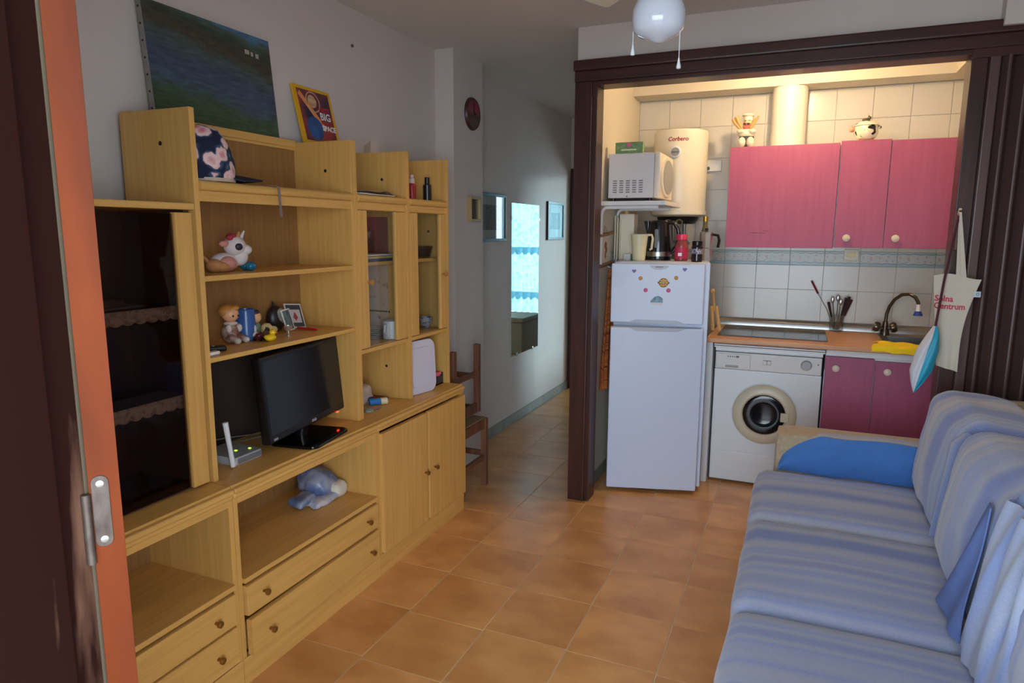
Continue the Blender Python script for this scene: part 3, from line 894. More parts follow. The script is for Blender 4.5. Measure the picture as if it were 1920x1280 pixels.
# worktop (with the sink cut-out) and what is let into it
wt = new()
B(wt, -.480, .47, 4.012, 4.692, .872, .900, .006, 3); B(wt, .47, .82, 4.012, 4.15, .872, .900, .004); B(wt, .47, .82, 4.56, 4.692, .872, .9, .001); B(wt, .82, .848, 4.012, 4.692, .872, .9, .001)
tag(obj('worktop', wt, counter_m), 'beech-coloured kitchen worktop with rounded front edge', 'worktop')
sk = thing('sink', 'stainless steel sink let into the worktop', 'sink', (.645, 4.35, .72))
obj('rim', B(B(B(B(new(), .45, .84, 4.14, 4.188, .900, .904), .45, .84, 4.50, 4.58, .900, .904), .45, .49, 4.188, 4.50, .900, .904), .80, .84, 4.188, 4.50, .900, .904), steel_m, sk)
obj('bowl', B(B(B(B(B(new(), .485, .805, 4.183, 4.505, .745, .75), .485, .489, 4.183, 4.505, .75, .901), .801, .805, 4.183, 4.505, .75, .901), .485, .805, 4.183, 4.187, .75, .901), .485, .805, 4.501, 4.505, .75, .901), steel_m, sk)
hb = thing('ceramic_hob', 'black glass hob let into the worktop above the washing machine', 'hob', (-.13, 4.36, .900))
obj('glass', B(new(), -.430, .165, 4.130, 4.600, .9003, .906, .002), M('hob_glass', (20, 21, 25), .10), hb)
for x, y, r in ((-.28, 4.25, .085), (.02, 4.25, .07), (-.28, 4.48, .07), (.02, 4.48, .085)):
    obj('cooking_zone', LATHE(new(), [(r, 0), (r, .0004), (r - .003, .0004), (r - .003, 0)], (x, y, .906), seg=36, close=False), grey_pl, hb)
pr = [(4.655, .9), (4.691, .9), (4.691, .948), (4.683, .948), (4.668, .940), (4.658, .925)]
tag(obj('splash_rail', PRISM(new(), pr, 0, -.48, .848), steel_m), 'rounded steel splash strip along the back of the worktop', 'trim strip')

# wall cupboards
ca = thing('wall_cupboard', 'magenta wall cupboard with one wide door and no knob', 'cupboard', (-.14, 4.55, 1.415))
obj('body', B(new(), -.438, .160, 4.412, 4.690, 1.417, 2.006), white_pl, ca)
d = obj('door', B(new(), -.440, .161, 4.390, 4.411, 1.414, 2.010, .002), magenta_m, ca)
for x, z, l in ((-.30, 1.500, .05), (-.245, 1.499, .035), (-.225, 1.512, .03)):
    obj('scuff', B(new(), x, x + l, 4.3895, 4.390, z, z + .003), M('scuff_mark', (110, 40, 66), .6), d)
cb = thing('wall_cupboard', 'magenta wall cupboard with two doors, each with an ivory knob', 'cupboard', (.45, 4.55, 1.415))
obj('body', B(new(), .164, .740, 4.412, 4.690, 1.420, 2.010), white_pl, cb)
for x0, x1, z1, kx in ((.167, .417, 2.019, .228), (.421, .742, 2.013, .476)):
    d = obj('door', B(new(), x0, x1, 4.386 if x0 < .2 else 4.390, 4.411, 1.419, z1, .002), magenta_m, cb)
    obj('knob', LATHE(new(), [(.008, 0), (.008, .012), (.021, .016), (.020, .026), (.012, .030), (0, .031)], (kx, 4.387, 1.474), (0, -1, 0), 20), MATS['ivory_knob'], d)
tag(obj('extractor_duct', LATHE(new(), [(.100, 2.011), (.100, 2.364)], (-.128, 4.585, 0), seg=40), M('duct_white', (228, 222, 208), .45)), 'white round extractor duct rising from the wall cupboard to the soffit', 'duct')

# water heater
wh = thing('water_heater', 'cream cylindrical electric water heater on the kitchen wall', 'water heater', (-.748, 4.46, 1.55))
WC, WR = (-.748, 4.465), .166
obj('tank', LATHE(new(), [(.150, 1.600), (.172, 1.612), (.172, 1.632), (WR, 1.640), (WR, 2.112), (.160, 2.122), (.14, 2.128), (0, 2.130)], (*WC, 0), seg=48), M('heater_cream', (226, 218, 198), .3), wh)
obj('bottom_cover', LATHE(new(), [(.095, 1.555), (.110, 1.560), (.128, 1.585), (.132, 1.602)], (*WC, 0), seg=32), black_pl, wh)
for dx in (-.04, .03):
    obj('port_ring', LATHE(new(), [(.022, 0), (.022, .006), (.015, .006), (.015, 0)], (WC[0] + dx, WC[1] - .11, 1.568), (0, -.8, -.6), 16, close=False), steel_m, wh)
for dx in (-.03, .04):
    obj('pipe', TUBE(new(), [(WC[0] + dx, WC[1] + .02, 1.56), (WC[0] + dx, WC[1] + .03, 1.46), (WC[0] + dx, 4.69, 1.43)], .011, 10), steel_m, wh)
dl = obj('thermostat', LATHE(new(), [(.036, -.004), (.036, .006), (.031, .012), (.026, .013)], (-.752, WC[1] - WR + .001, 1.985), (0, -1, 0), 28, close=False), white_pl, wh)
obj('dial_face', LATHE(new(), [(.026, .0), (.026, .010), (0, .011)], (-.752, WC[1] - WR + .001, 1.985), (0, -1, 0), 24), grey_pl, dl)
obj('pointer', B(new(), -.772, -.732, WC[1] - WR - .013, WC[1] - WR - .009, 1.982, 1.988), print_dark, dl)
tx = text('brand_lettering', 'Corbero', (-.800, 0, 2.052), (1, 0, 0), (0, 0, 1), .034, print_red, wh, .0006, .0008, shear=.15)
for v in tx.data.vertices:
    X = v.co.x + ORG[tx].x
    v.co.y = WC[1] - math.sqrt(max(WR ** 2 - (X - WC[0]) ** 2, 0)) - .0010 - ORG[tx].y

# wall shelf, microwave
sh = thing('wall_shelf', 'white wall shelf on rounded brackets above the fridge', 'shelf', (-.9, 4.05, 1.30))
obj('board', B(new(), KX + .003, -.700, 3.760, 4.255, 1.648, 1.672, .003), white_pl, sh)
for y in (3.775, 4.13):
    obj('bracket', TUBE(new(), [(KX + .012, y, 1.30), (KX + .012, y, 1.60), (KX + .018, y, 1.622), (KX + .035, y, 1.637), (KX + .06, y, 1.638), (-.74, y, 1.638)], .010, 10), white_pl, sh)
mw = thing('microwave', 'white microwave oven with oval door window on the wall shelf', 'microwave', (-.9, 4.05, 1.672))
obj('case', B(new(), -1.045, -.785, 3.850, 4.240, 1.692, 1.938, .006), M('microwave_white', (206, 206, 212), .4), mw)
fp = obj('front', B(new(), -.786, -.752, 3.848, 4.242, 1.690, 1.940, .010), M('front_cream', (222, 214, 200), .35), mw)
ov = [(4.045 + .186 * math.cos(a), 1.815 + .112 * math.sin(a)) for a in [2 * PI * k / 32 for k in range(32)]]
ovi = [(4.065 + .150 * math.cos(a), 1.815 + .097 * math.sin(a)) for a in [2 * PI * k / 32 for k in range(32)]]
obj('oval_rim', PRISM(new(), ov, 0, -.756, -.744, .003), MATS['front_cream'], fp)
obj('oval_window', PRISM(new(), ovi, 0, -.746, -.742, .001), M('window_grey', (112, 108, 112), .12), fp)
for k in range(5):
    for q in range(6):
        obj('vent_slot', B(new(), -1.017 + .037 * k, -.994 + .037 * k, 3.8492, 3.8505, 1.722 + .0125 * q, 1.7285 + .0125 * q), M('slot_grey', (120, 120, 128), .6), mw)
obj('screw', LATHE(new(), [(.004, 0), (.003, .002), (0, .002)], (-.935, 3.850, 1.702), (0, -1, 0), 8), print_dark, mw)
for x in (-1.02, -.81):
    for y in (3.88, 4.2): obj('foot', LATHE(new(), [(.012, 0), (.012, .021)], (x, y, 1.672), seg=10), black_pl, mw)
gb = thing('tea_box', 'small green printed box standing on the microwave', 'box', (-.93, 3.88, 1.94))
obj('carton', B(new(), -1.013, -.856, 3.866, 3.905, 1.9385, 2.001, .002), M('green_leaf_print', (84, 122, 70), .5, col2=(122, 156, 110), scale=(40, 40, 40)), gb)
obj('emblem', LATHE(new(), [(.012, 0), (.012, .0008), (0, .0008)], (-.935, 3.866, 1.986), (0, -1, 0), 16), pinkp, gb)
obj('title_band', B(new(), -.978, -.892, 3.8652, 3.866, 1.955, 1.963), M('pale_print', (206, 214, 196), .6), gb)

# things on top of the fridge (z 1.335)
FT = 1.3355
ct = thing('paper_carton', 'tall cream carton standing at the back of the fridge top', 'box', (-.99, 4.15, FT))
obj('carton', B(new(), -1.035, -.945, 4.10, 4.20, FT, 1.61, .003), M('cream_card', (232, 222, 198), .7, var=.06), ct)
for k in range(3): obj('flap', B(new(), -1.055 + .012 * k, -1.049 + .012 * k, 4.06 + .012 * k, 4.098, FT, 1.60 - .01 * k, .002), MATS['cream_card'], ct)
sb_ = thing('small_carton', 'little white and green carton behind the measuring jug', 'box', (-.965, 4.05, FT))
obj('carton', B(new(), -.985, -.945, 4.03, 4.06, FT, 1.372, .001), paper_m, sb_)
obj('green_side', B(new(), -.945, -.935, 4.031, 4.059, FT, 1.371), M('bottle_green', (60, 110, 80), .5), sb_)
jg = thing('measuring_jug', 'translucent cream plastic measuring jug on the fridge', 'jug', (-.885, 3.99, FT))
jug_m = M('jug_plastic', (222, 212, 176), .35)
obj('body', LATHE(new(), [(.033, 0), (.036, .004), (.051, .150), (.053, .155), (.050, .155), (.048, .15), (.033, .006), (0, .006)], (-.885, 3.99, FT), seg=28), jug_m, jg)
obj('handle', TUBE(new(), [(-.838, 3.985, FT + .150), (-.812, 3.985, FT + .150), (-.806, 3.985, FT + .13), (-.812, 3.985, FT + .07), (-.822, 3.985, FT + .066)], .007, 8), jug_m, jg)
kt = thing('electric_kettle', 'black electric kettle with a steel band on the fridge', 'kettle', (-.80, 4.14, FT))
kc = (-.802, 4.14, FT)
obj('body', LATHE(new(), [(.078, 0), (.080, .006), (.079, .02), (.078, .05), (.072, .12), (.064, .20), (.060, .225), (.045, .236), (0, .238)], kc, seg=32), M('kettle_black', (18, 18, 21), .18, coat=.4), kt)
obj('steel_band', LATHE(new(), [(.0795, .024), (.0805, .026), (.079, .050), (.0778, .052)], kc, seg=32, close=False), steel_m, kt)
obj('spout', PRISM(new(), [(-.86, FT + .235), (-.890, FT + .232), (-.872, FT + .16), (-.86, FT + .15)], 1, 4.118, 4.162, .004), MATS['kettle_black'], kt)
obj('handle', TUBE(new(), [(-.75, 4.14, FT + .225), (-.715, 4.14, FT + .222), (-.690, 4.14, FT + .19), (-.680, 4.14, FT + .14), (-.690, 4.14, FT + .09), (-.712, 4.14, FT + .055), (-.728, 4.14, FT + .045)], .012, 10), MATS['kettle_black'], kt)
obj('level_window', PRISM(new(), RRECT(-.812, -.792, FT + .075, FT + .185, .008), 1, 4.062, 4.080, .002), M('window_smoke', (120, 124, 130), .2), kt)
pj_ = thing('pink_lidded_jar', 'glass jar with a bright pink lid and label beside the kettle', 'jar', (-.655, 4.08, FT))
pc = (-.655, 4.08, FT)
obj('glass', LATHE(new(), [(.036, 0), (.038, .006), (.038, .085), (.028, .115), (.027, .125)], pc, seg=24), M('jar_contents', (150, 70, 70), .12), pj_)
obj('label_band', LATHE(new(), [(.0384, .015), (.0386, .017), (.0386, .078), (.0384, .08)], pc, seg=24, close=False), M('pink_label', (186, 40, 80), .5), pj_)
obj('lid', LATHE(new(), [(.029, .122), (.031, .124), (.031, .150), (.028, .155), (0, .155)], pc, seg=24), M('hot_pink', (226, 60, 96), .4), pj_)
obj('emblem', B(new(), -.667, -.645, 4.0405, 4.0412, FT + .03, FT + .048), print_white, pj_)
cj = thing('coffee_jar', 'dark instant coffee jar with a black lid at the front of the fridge top', 'jar', (-.553, 4.0, FT))
cc = (-.553, 4.0, FT)
obj('glass', LATHE(new(), [(.028, 0), (.031, .005), (.031, .082), (.025, .095)], cc, seg=6 * 4), M('coffee_glass', (40, 28, 34), .1), cj)
obj('label_band', LATHE(new(), [(.0313, .045), (.0316, .047), (.0316, .072), (.0313, .074)], cc, seg=24, close=False), M('silver_label', (176, 172, 186), .4, col2=(60, 50, 80), scale=(120, 120, 60), contrast=(.42, .52)), cj)
obj('lid', LATHE(new(), [(.027, .093), (.029, .095), (.029, .115), (.027, .118), (0, .118)], cc, seg=24), black_pl, cj)
mk_ = thing('moka_pot', 'steel moka coffee pot with black handle on the fridge', 'coffee pot', (-.522, 4.13, FT))
mc = (-.522, 4.13, FT)
obj('boiler', LATHE(new(), [(.040, 0), (.042, .005), (.033, .075)], mc, seg=8), chrome_m, mk_, 20)
obj('jug', LATHE(new(), [(.033, .078), (.038, .160), (.036, .168), (0, .178)], mc, seg=8), chrome_m, mk_, 20)
obj('lid_knob', LATHE(new(), [(.007, .176), (.01, .19), (0, .195)], mc, seg=10), black_pl, mk_)
obj('handle', TUBE(new(), [(mc[0] + .034, 4.13, FT + .155), (mc[0] + .066, 4.13, FT + .15), (mc[0] + .074, 4.13, FT + .12), (mc[0] + .068, 4.13, FT + .08)], .008, 8), black_pl, mk_)
gbt = thing('oil_bottle', 'slim glass bottle with a gold cap behind the moka pot', 'bottle', (-.545, 4.24, FT))
obj('glass', LATHE(new(), [(.025, 0), (.027, .006), (.027, .15), (.014, .2), (.013, .235)], (-.545, 4.24, FT), seg=20), M('olive_glass', (110, 104, 70), .1), gbt)
obj('cap', LATHE(new(), [(.015, .232), (.015, .262), (0, .264)], (-.545, 4.24, FT), seg=16), M('gold_cap', (196, 150, 66), .3, metal=.8), gbt)

# wall hanging and towel by the fridge
hx = KX + .0025
hn = thing('wall_hanging', 'small white cloth picture on wooden rods on the kitchen side wall', 'wall hanging', (hx, 3.89, 1.31))
obj('cloth', B(new(), hx + .004, hx + .007, 3.785, 4.0, 1.318, 1.478), M('ivory_cloth', (220, 210, 192), .9), hn)
obj('rod', TUBE(new(), [(hx + .012, 3.755, 1.480), (hx + .012, 4.035, 1.500)], .009, 8), M('rod_wood', (150, 96, 60), .5), hn)
obj('rod', TUBE(new(), [(hx + .012, 3.755, 1.308), (hx + .012, 4.025, 1.322)], .011, 8), MATS['rod_wood'], hn)
obj('string', TUBE(new(), [(hx + .008, 3.83, 1.485), (hx + .004, 3.875, 1.540), (hx + .008, 3.92, 1.49)], .0015, 5), M('twine', (150, 130, 100), .9), hn)
obj('motif', ELL(ELL(ELL(new(), (hx + .008, 3.885, 1.425), (.002, .026, .022), None, 10, 6), (hx + .008, 3.90, 1.40), (.002, .02, .02), None, 10, 6), (hx + .008, 3.885, 1.37), (.002, .012, .025), None, 10, 6), M('rust_motif', (186, 84, 60), .8, col2=(110, 100, 70), scale=(60, 60, 60)), hn)
tw = thing('hand_towel', 'orange striped hand towel hanging on a wall hook beside the fridge', 'towel', (hx, 3.95, .55))
obj('hook', TUBE(new(), [(hx + .002, 3.965, 1.30), (hx + .03, 3.965, 1.285), (hx + .036, 3.965, 1.30)], .005, 8), white_pl, tw)


def towel(u, v):
    wd_ = .02 + .125 * min(1, v * 1.25) ** .8
    y = 3.965 + (u - .5) * 2 * wd_ - .03 * v
    z = 1.292 - v * .70 - (.07 * (u > .5) * v) - .03 * math.sin(u * 7) * v
    return (hx + .022 + .016 * math.sin(u * 17 + 1.5 * v) * (.4 + v * .6), y, z)


obj('cloth', SURF(new(), towel, 34, 24, .003), towel_m, tw, 60)

# worktop things
es = thing('wooden_easel', 'folded pale wooden stand leaning at the end of the worktop', 'stand', (-.465, 4.25, .9))
for x0, x1 in ((-.470, -.497), (-.430, -.478)):
    obj('leg', TUBE(new(), [(x0, 4.24, .901 + .012), (x0 * .4 + x1 * .6, 4.255, 1.06)], .011, 6), light_wood, es)
obj('post', TUBE(new(), [(-.468, 4.255, 1.03), (-.483, 4.262, 1.15)], .008, 8), light_wood, es)
obj('pivot', ELL(new(), (-.484, 4.262, 1.150), .015, None, 12, 8), light_wood, es)
uh = thing('utensil_jar', 'glass jar holding cutlery on the worktop by the hob', 'jar', (.225, 4.61, .9))
obj('glass', LATHE(new(), [(.036, 0), (.040, .004), (.044, .105), (.042, .105), (.036, .008), (0, .008)], (.225, 4.61, .9005), seg=24), clear_gl, uh)
for k, (dx, dy, h, kind) in enumerate([(.03, .0, .20, 0), (-.02, .01, .19, 1), (.05, .01, .19, 0), (.01, -.02, .18, 1), (-.035, 0, .17, 0), (.04, -.02, .21, 0), (0, .02, .2, 1)]):
    t = thing('utensil', ['dark-handled kitchen utensil standing in the glass jar', 'steel spoon standing bowl up in the glass jar'][kind], 'utensil', (.225, 4.61, .91), ['dark utensils in the jar', 'steel spoons in the jar'][kind])
    bx, by = .225 + dx * .3, 4.61 + dy * .5
    e = (.225 + dx * 1.5, 4.61 + dy, .91 + h)
    if kind:
        obj('stem', TUBE(new(), [(bx, by, .912), e], .003, 6), steel_m, t)
        obj('bowl', ELL(new(), (e[0], e[1], e[2] - .005), (.012, .005, .02), None, 10, 8), steel_m, t)
    else:
        mid = Vector((bx, by, .912)).lerp(Vector(e), .45)
        obj('blade', TUBE(new(), [(bx, by, .912), mid], .003, 6), steel_m, t)
        obj('grip', TUBE(new(), [mid, e], [.006, .009], 8), M('dark_grip', (56, 30, 34), .4), t)
sw = thing('skewer', 'long thin skewer with a dark red handle leaning in the jar', 'utensil', (.17, 4.62, .92))
obj('wire', TUBE(new(), [(.212, 4.615, .915), (.166, 4.64, 1.032), (.108, 4.65, 1.130)], .002, 6), steel_m, sw)
obj('grip', TUBE(new(), [(.110, 4.65, 1.127), (.068, 4.652, 1.205)], .006, 8), M('dark_red_grip', (120, 24, 36), .4), sw)
fc = thing('kitchen_tap', 'swan-neck kitchen tap with two knobs and a blue spray head', 'tap', (.485, 4.54, .904))
obj('base', LATHE(new(), [(.026, 0), (.024, .02), (.016, .04), (.014, .075), (.010, .085)], (.485, 4.54, .9042), seg=20), bronze_m, fc)
for sx in (-1, 1):
    obj('knob', LATHE(new(), [(.009, 0), (.009, .028), (.027, .032), (.031, .047), (.026, .062), (0, .064)], (.485, 4.54, .940), (sx, 0, .25), 12), bronze_m, fc)
nk = [(.485, 4.54, .98), (.487, 4.54, 1.03), (.497, 4.53, 1.075), (.518, 4.51, 1.12), (.55, 4.48, 1.152), (.585, 4.45, 1.158), (.612, 4.43, 1.143), (.625, 4.42, 1.118), (.628, 4.415, 1.10)]
obj('spout', TUBE(new(), nk, .0095, 10), bronze_m, fc)
hd_ = obj('spray_head', LATHE(new(), [(.011, 0), (.013, .03), (.014, .04)], (.628, 4.415, 1.105), (.03, 0, -1), 16), white_pl, fc)
obj('nozzle', LATHE(new(), [(.014, .038), (.022, .055), (.024, .064), (0, .066)], (.628, 4.415, 1.105), (.03, 0, -1), 18), M('blue_nozzle', (40, 70, 150), .4), hd_)


def ycloth(u, v):
    x = .395 + .30 * u + .02 * math.sin(v * 5)
    y = 4.20 - v * .215 + .025 * math.sin(u * 6) * (1 - v) - .012 * u
    z = .9065 + .007 * abs(math.sin(u * 9 + v * 3)) + .006 * math.sin(v * 7) ** 2
    if y < 4.008: z -= (4.008 - y) * 1.2; y = 4.006 - (4.008 - y) * .2
    return (x, y, z)


tag(obj('cleaning_cloth', SURF(new(), ycloth, 26, 18, .003), M('yellow_cloth', (240, 206, 20), .85)), 'crumpled yellow cleaning cloth on the worktop edge', 'cloth')
sp_ = thing('switch_box', 'white switch box with a round dark knob beside the water heater', 'switch', (-.57, 4.69, 1.9))
obj('plate', B(new(), -.620, -.518, 4.675, 4.693, 1.895, 1.967, .004), white_pl, sp_)
obj('knob', LATHE(new(), [(.012, 0), (.010, .01), (0, .012)], (-.602, 4.675, 1.915), (0, -1, 0), 14), print_dark, sp_)
ss = thing('socket_plate', 'cream socket plate set in the sea-life tile border', 'socket', (.28, 4.69, 1.34))
obj('plate', B(new(), .240, .322, 4.683, 4.692, 1.336, 1.403, .003), M('ivory_plate', (214, 208, 190), .4), ss)
obj('rocker', B(new(), .258, .304, 4.680, 4.684, 1.358, 1.382, .002), M('pale_yellow', (220, 206, 150), .4), ss)

# figures on the wall cupboards
cf = thing('chef_figure', 'ceramic chef figure holding wooden spoons on the wall cupboard', 'figurine', (-.36, 4.46, 2.01))
cx, cy, cz = -.358, 4.46, 2.0105
crm = M('glazed_cream', (232, 222, 196), .25)
b = ELL(ELL(new(), (cx - .023, cy - .022, cz + .031), (.023, .034, .032)), (cx + .026, cy - .022, cz + .031), (.023, .034, .032))
obj('legs', b, crm, cf)
obj('trousers', LATHE(new(), [(.036, .0), (.040, .04), (.044, .066)], (cx, cy + .012, cz), seg=20), M('dark_trousers', (56, 50, 44), .4), cf)
obj('torso', ELL(ELL(ELL(new(), (cx, cy, cz + .088), (.052, .042, .034)), (cx - .03, cy - .028, cz + .095), (.024, .02, .014)), (cx + .032, cy - .028, cz + .093), (.024, .02, .014)), crm, cf)
obj('scarf', ELL(new(), (cx, cy - .012, cz + .116), (.034, .03, .014)), M('red_scarf', (200, 96, 84), .4), cf)
hdm = obj('head', ELL(ELL(new(), (cx + .005, cy, cz + .148), (.028, .027, .028)), (cx - .002, cy - .027, cz + .146), (.008, .008, .007), None, 8, 6), M('skin_glaze', (226, 180, 140), .3), cf)
obj('moustache', ELL(ELL(new(), (cx - .012, cy - .026, cz + .138), (.010, .006, .006), None, 8, 6), (cx + .011, cy - .026, cz + .138), (.010, .006, .006), None, 8, 6), M('brown_glaze', (70, 44, 28), .4), hdm)
obj('eyes', ELL(ELL(new(), (cx - .008, cy - .024, cz + .157), (.004, .003, .003), None, 8, 6), (cx + .014, cy - .024, cz + .157), (.004, .003, .003), None, 8, 6), black_pl, hdm)
obj('hat', ELL(LATHE(new(), [(.026, .160), (.026, .182)], (cx + .005, cy, cz), seg=20), (cx + .005, cy, cz + .190), (.036, .034, .013)), crm, hdm)
wdm = M('spoon_wood', (200, 150, 92), .5)
for dx, h, wd_ in ((-.082, .168, .013), (-.060, .180, .019), (.066, .178, .008), (.050, .168, .010)):
    obj('spoon', TUBE(new(), [(cx + dx * .35, cy - .036, cz + .10), (cx + dx * .8, cy - .03, cz + h * .85), (cx + dx, cy - .03, cz + h)], [.004, wd_ * .8, wd_ * .7], 8), wdm, cf)
cp_ = thing('cow_pot', 'cow-patterned lidded ceramic pot on the wall cupboard', 'pot', (.285, 4.47, 2.02))
qx, qy, qz = .290, 4.47, 2.0195
obj('feet', B(B(new(), qx - .035, qx - .005, qy - .03, qy + .01, qz - .008, qz + .012, .004), qx + .012, qx + .042, qy - .03, qy + .01, qz - .008, qz + .012, .004), M('orange_glaze', (206, 110, 66), .3), cp_)
cow_m = M('cow_glaze', (236, 226, 200), .22, col2=(34, 30, 28), scale=(24, 24, 24), detail=1, contrast=(.36, .38))
obj('bowl', LATHE(new(), [(.03, .008), (.05, .018), (.063, .045), (.062, .075), (.058, .088)], (qx, qy, qz), seg=28), cow_m, cp_)
ldp = obj('lid', LATHE(new(), [(.066, .086), (.064, .092), (.045, .106), (.02, .113), (0, .115)], (qx, qy, qz), seg=28), cow_m, cp_)
obj('lid_cow', ELL(ELL(ELL(new(), (qx - .004, qy, qz + .120), (.022, .014, .010)), (qx + .012, qy, qz + .130), (.009, .008, .010), None, 8, 6), (qx + .008, qy, qz + .141), (.003, .003, .006), None, 6, 5), M('cow_dark', (70, 64, 58), .3), ldp)
obj('cow_head', ELL(ELL(ELL(new(), (qx - .072, qy - .015, qz + .068), (.016, .014, .016)), (qx - .080, qy - .026, qz + .060), (.009, .008, .007), None, 8, 6), (qx - .075, qy - .012, qz + .088), (.004, .004, .007), None, 6, 5), M('cow_pink', (214, 150, 124), .3), cp_)
obj('handle', TUBE(new(), [(qx + .058, qy, qz + .082), (qx + .074, qy, qz + .086), (qx + .072, qy, qz + .066)], .005, 8), cow_m, cp_)

# kitchen lamp behind the header
lp = thing('kitchen_lamp', 'small kitchen ceiling lamp with a glowing bulb', 'lamp', (-.08, 3.95, 2.37))
obj('base', LATHE(new(), [(.05, 2.5345), (.05, 2.515), (.012, 2.508), (.012, 2.46), (.020, 2.45), (.020, 2.428)], (-.08, 3.95, 0), seg=24), white_pl, lp)
bulb_m = bpy.data.materials.new('warm_bulb'); bulb_m.use_nodes = True
N = bulb_m.node_tree.nodes; em = N.new('ShaderNodeEmission'); em.inputs[0].default_value = (1.0, .74, .42, 1); em.inputs[1].default_value = BULB_STRENGTH
bulb_m.node_tree.links.new(em.outputs[0], N['Material Output'].inputs[0])
obj('bulb', ELL(new(), (-.08, 3.95, 2.400), (.028, .028, .030)), bulb_m, lp)

# ================================================================== bags on the folding door
tb = thing('tote_bag', 'off-white cotton tote bag with red lettering hanging on the folding door', 'bag', (.61, 3.42, .92))
tot_m = M('tote_cotton', (206, 196, 178), .9, var=.06, scale=(12, 12, 3))


def tote(side):
    def f(u, v):
        xl = .533 + (.578 - .533) * v; xr = .700 + (.655 - .700) * v - .02 * math.sin(v * 3.1)
        x = xl + (xr - xl) * u
        z = 1.322 - .395 * v - .018 * u * (v > .9) + .01 * math.sin(u * 5) * (1 - v)
        bulge = .016 * (1 - (2 * u - 1) ** 4) * (.35 + .65 * v) * (1 - v ** 8)
        y = 3.428 + side * bulge + .007 * math.sin(u * 9 + 1.0) * v - .05 * u * (1 - v * .5)
        return (x, y, z)
    return f


b = SURF(new(), tote(-1), 28, 30); SURF(b, tote(1), 28, 30); bmesh.ops.remove_doubles(b, verts=b.verts[:], dist=.0004)
obj('cloth', b, tot_m, tb, 70)


def strap(x0, x1, yy):
    pts = [((.605 * (1 - k / 8) + x1 * k / 8), 3.418 + (yy - 3.418) * k / 8, 1.592 - .285 * k / 8) for k in range(9)]
    return SURF(new(), lambda u, v: (pts[int(round(v * 8))][0] + (u - .5) * (.010 + .010 * v), pts[int(round(v * 8))][1] + .002, pts[int(round(v * 8))][2]), 3, 8, .002)


obj('strap', strap(.61, .622, 3.400), tot_m, tb, 60)
obj('strap', strap(.61, .640, 3.392), tot_m, tb, 60)
TR = Vector((.155, -.05, -.004))
for s_, z in (('Solna', 1.212), ('Centrum', 1.180)):
    tx = text('red_lettering', s_, (0, 0, 0), (1, 0, 0), (0, 0, 1), .036, print_red, None, .0003, .0009)
    # lay the flat print on the cloth
    wdt = max(v.co.x for v in tx.data.vertices) - min(v.co.x for v in tx.data.vertices)
    o0 = min(v.co.x for v in tx.data.vertices); z0 = min(v.co.z for v in tx.data.vertices)
    for v in tx.data.vertices:
        X = .546 + (v.co.x - o0) * .82; Z = z + (v.co.z - z0)
        vv = (1.322 - Z) / .395
        xl = .533 + .045 * vv; xr = .700 - .045 * vv - .02 * math.sin(vv * 3.1)
        uu = min(max((X - xl) / (xr - xl), 0), 1)
        q = tote(-1)(uu, vv)
        v.co = Vector((X, q[1] - .0015 - (.0004 if v.co.y < 0 else 0), Z)) - ORG[tb]
    tx.parent = tb; tx.location = (0, 0, 0)
lb = obj('side_label', B(new(), .676, .702, 3.374, 3.376, 1.238, 1.262), M('label_blue', (190, 204, 212), .8), tb)
obj('label_ring', LATHE(new(), [(.006, 0), (.006, .001), (.004, .001), (.004, 0)], (.691, 3.374, 1.250), (0, -1, 0), 14, close=False), print_dark, lb)

db = thing('drawstring_bag', 'small white and teal drawstring bag on a dark red cord', 'bag', (.53, 3.40, .81))


def dbag(ua, ub, side):
    def f(u, v):
        u = ua + (ub - ua) * u
        zt = 1.110 - .30 * v
        L_ = [(0, .542), (.10, .525), (.35, .487), (.66, .468), (.85, .477), (1, .491)]
        R_ = [(0, .556), (.10, .567), (.35, .573), (.66, .556), (.85, .525), (1, .495)]

        def it(T):
            for (a, x), (c, y) in zip(T, T[1:]):
                if v <= c: return x + (y - x) * (v - a) / (c - a)
            return T[-1][1]
        xl, xr = it(L_), it(R_)
        x = xl + (xr - xl) * u
        bul = .030 * math.sqrt(max(0, 1 - (2 * u - 1) ** 2)) * min(1, v * 4 + .25) * (1 - v ** 6)
        return (x, 3.362 + side * bul + .004 * math.sin(u * 13 + v * 4), zt)
    return f


def dpart(ua, ub):
    b = SURF(new(), dbag(ua, ub, -1), 14, 24); SURF(b, dbag(ua, ub, 1), 14, 24)
    bmesh.ops.remove_doubles(b, verts=b.verts[:], dist=.0004)
    return b


obj('white_panel', dpart(0, .45), M('white_nylon', (204, 204, 210), .5), db, 70)
obj('teal_panel', dpart(.45, 1), M('teal_nylon', (40, 160, 190), .5, var=.15), db, 70)
obj('cord', TUBE(new(), [(.549, 3.362, 1.10), (.566, 3.380, 1.30), (.592, 3.412, 1.50), (.606, 3.424, 1.598)], .005, 8), M('dark_red_cord', (72, 26, 38), .8), db)

# ================================================================== sofa
so = thing('sofa', 'three-seat tan sofa under a blue striped throw', 'sofa', (.45, 2.2, 0))
obj('base', B(new(), -.075, .95, 1.0, 3.40, .05, .26, .02), sofa_tan, so)
obj('back', CUSH(new(), (.885, 2.2, .44), (.095, 1.2, .385), .06, 10), sofa_tan, so)
ar = obj('arm', CUSH(new(), (.42, 3.305, .325), (.475, .095, .277), .03, 10), sofa_tan, so)
obj('arm', CUSH(new(), (.42, 1.13, .325), (.475, .11, .277), .03, 10), sofa_tan, so)


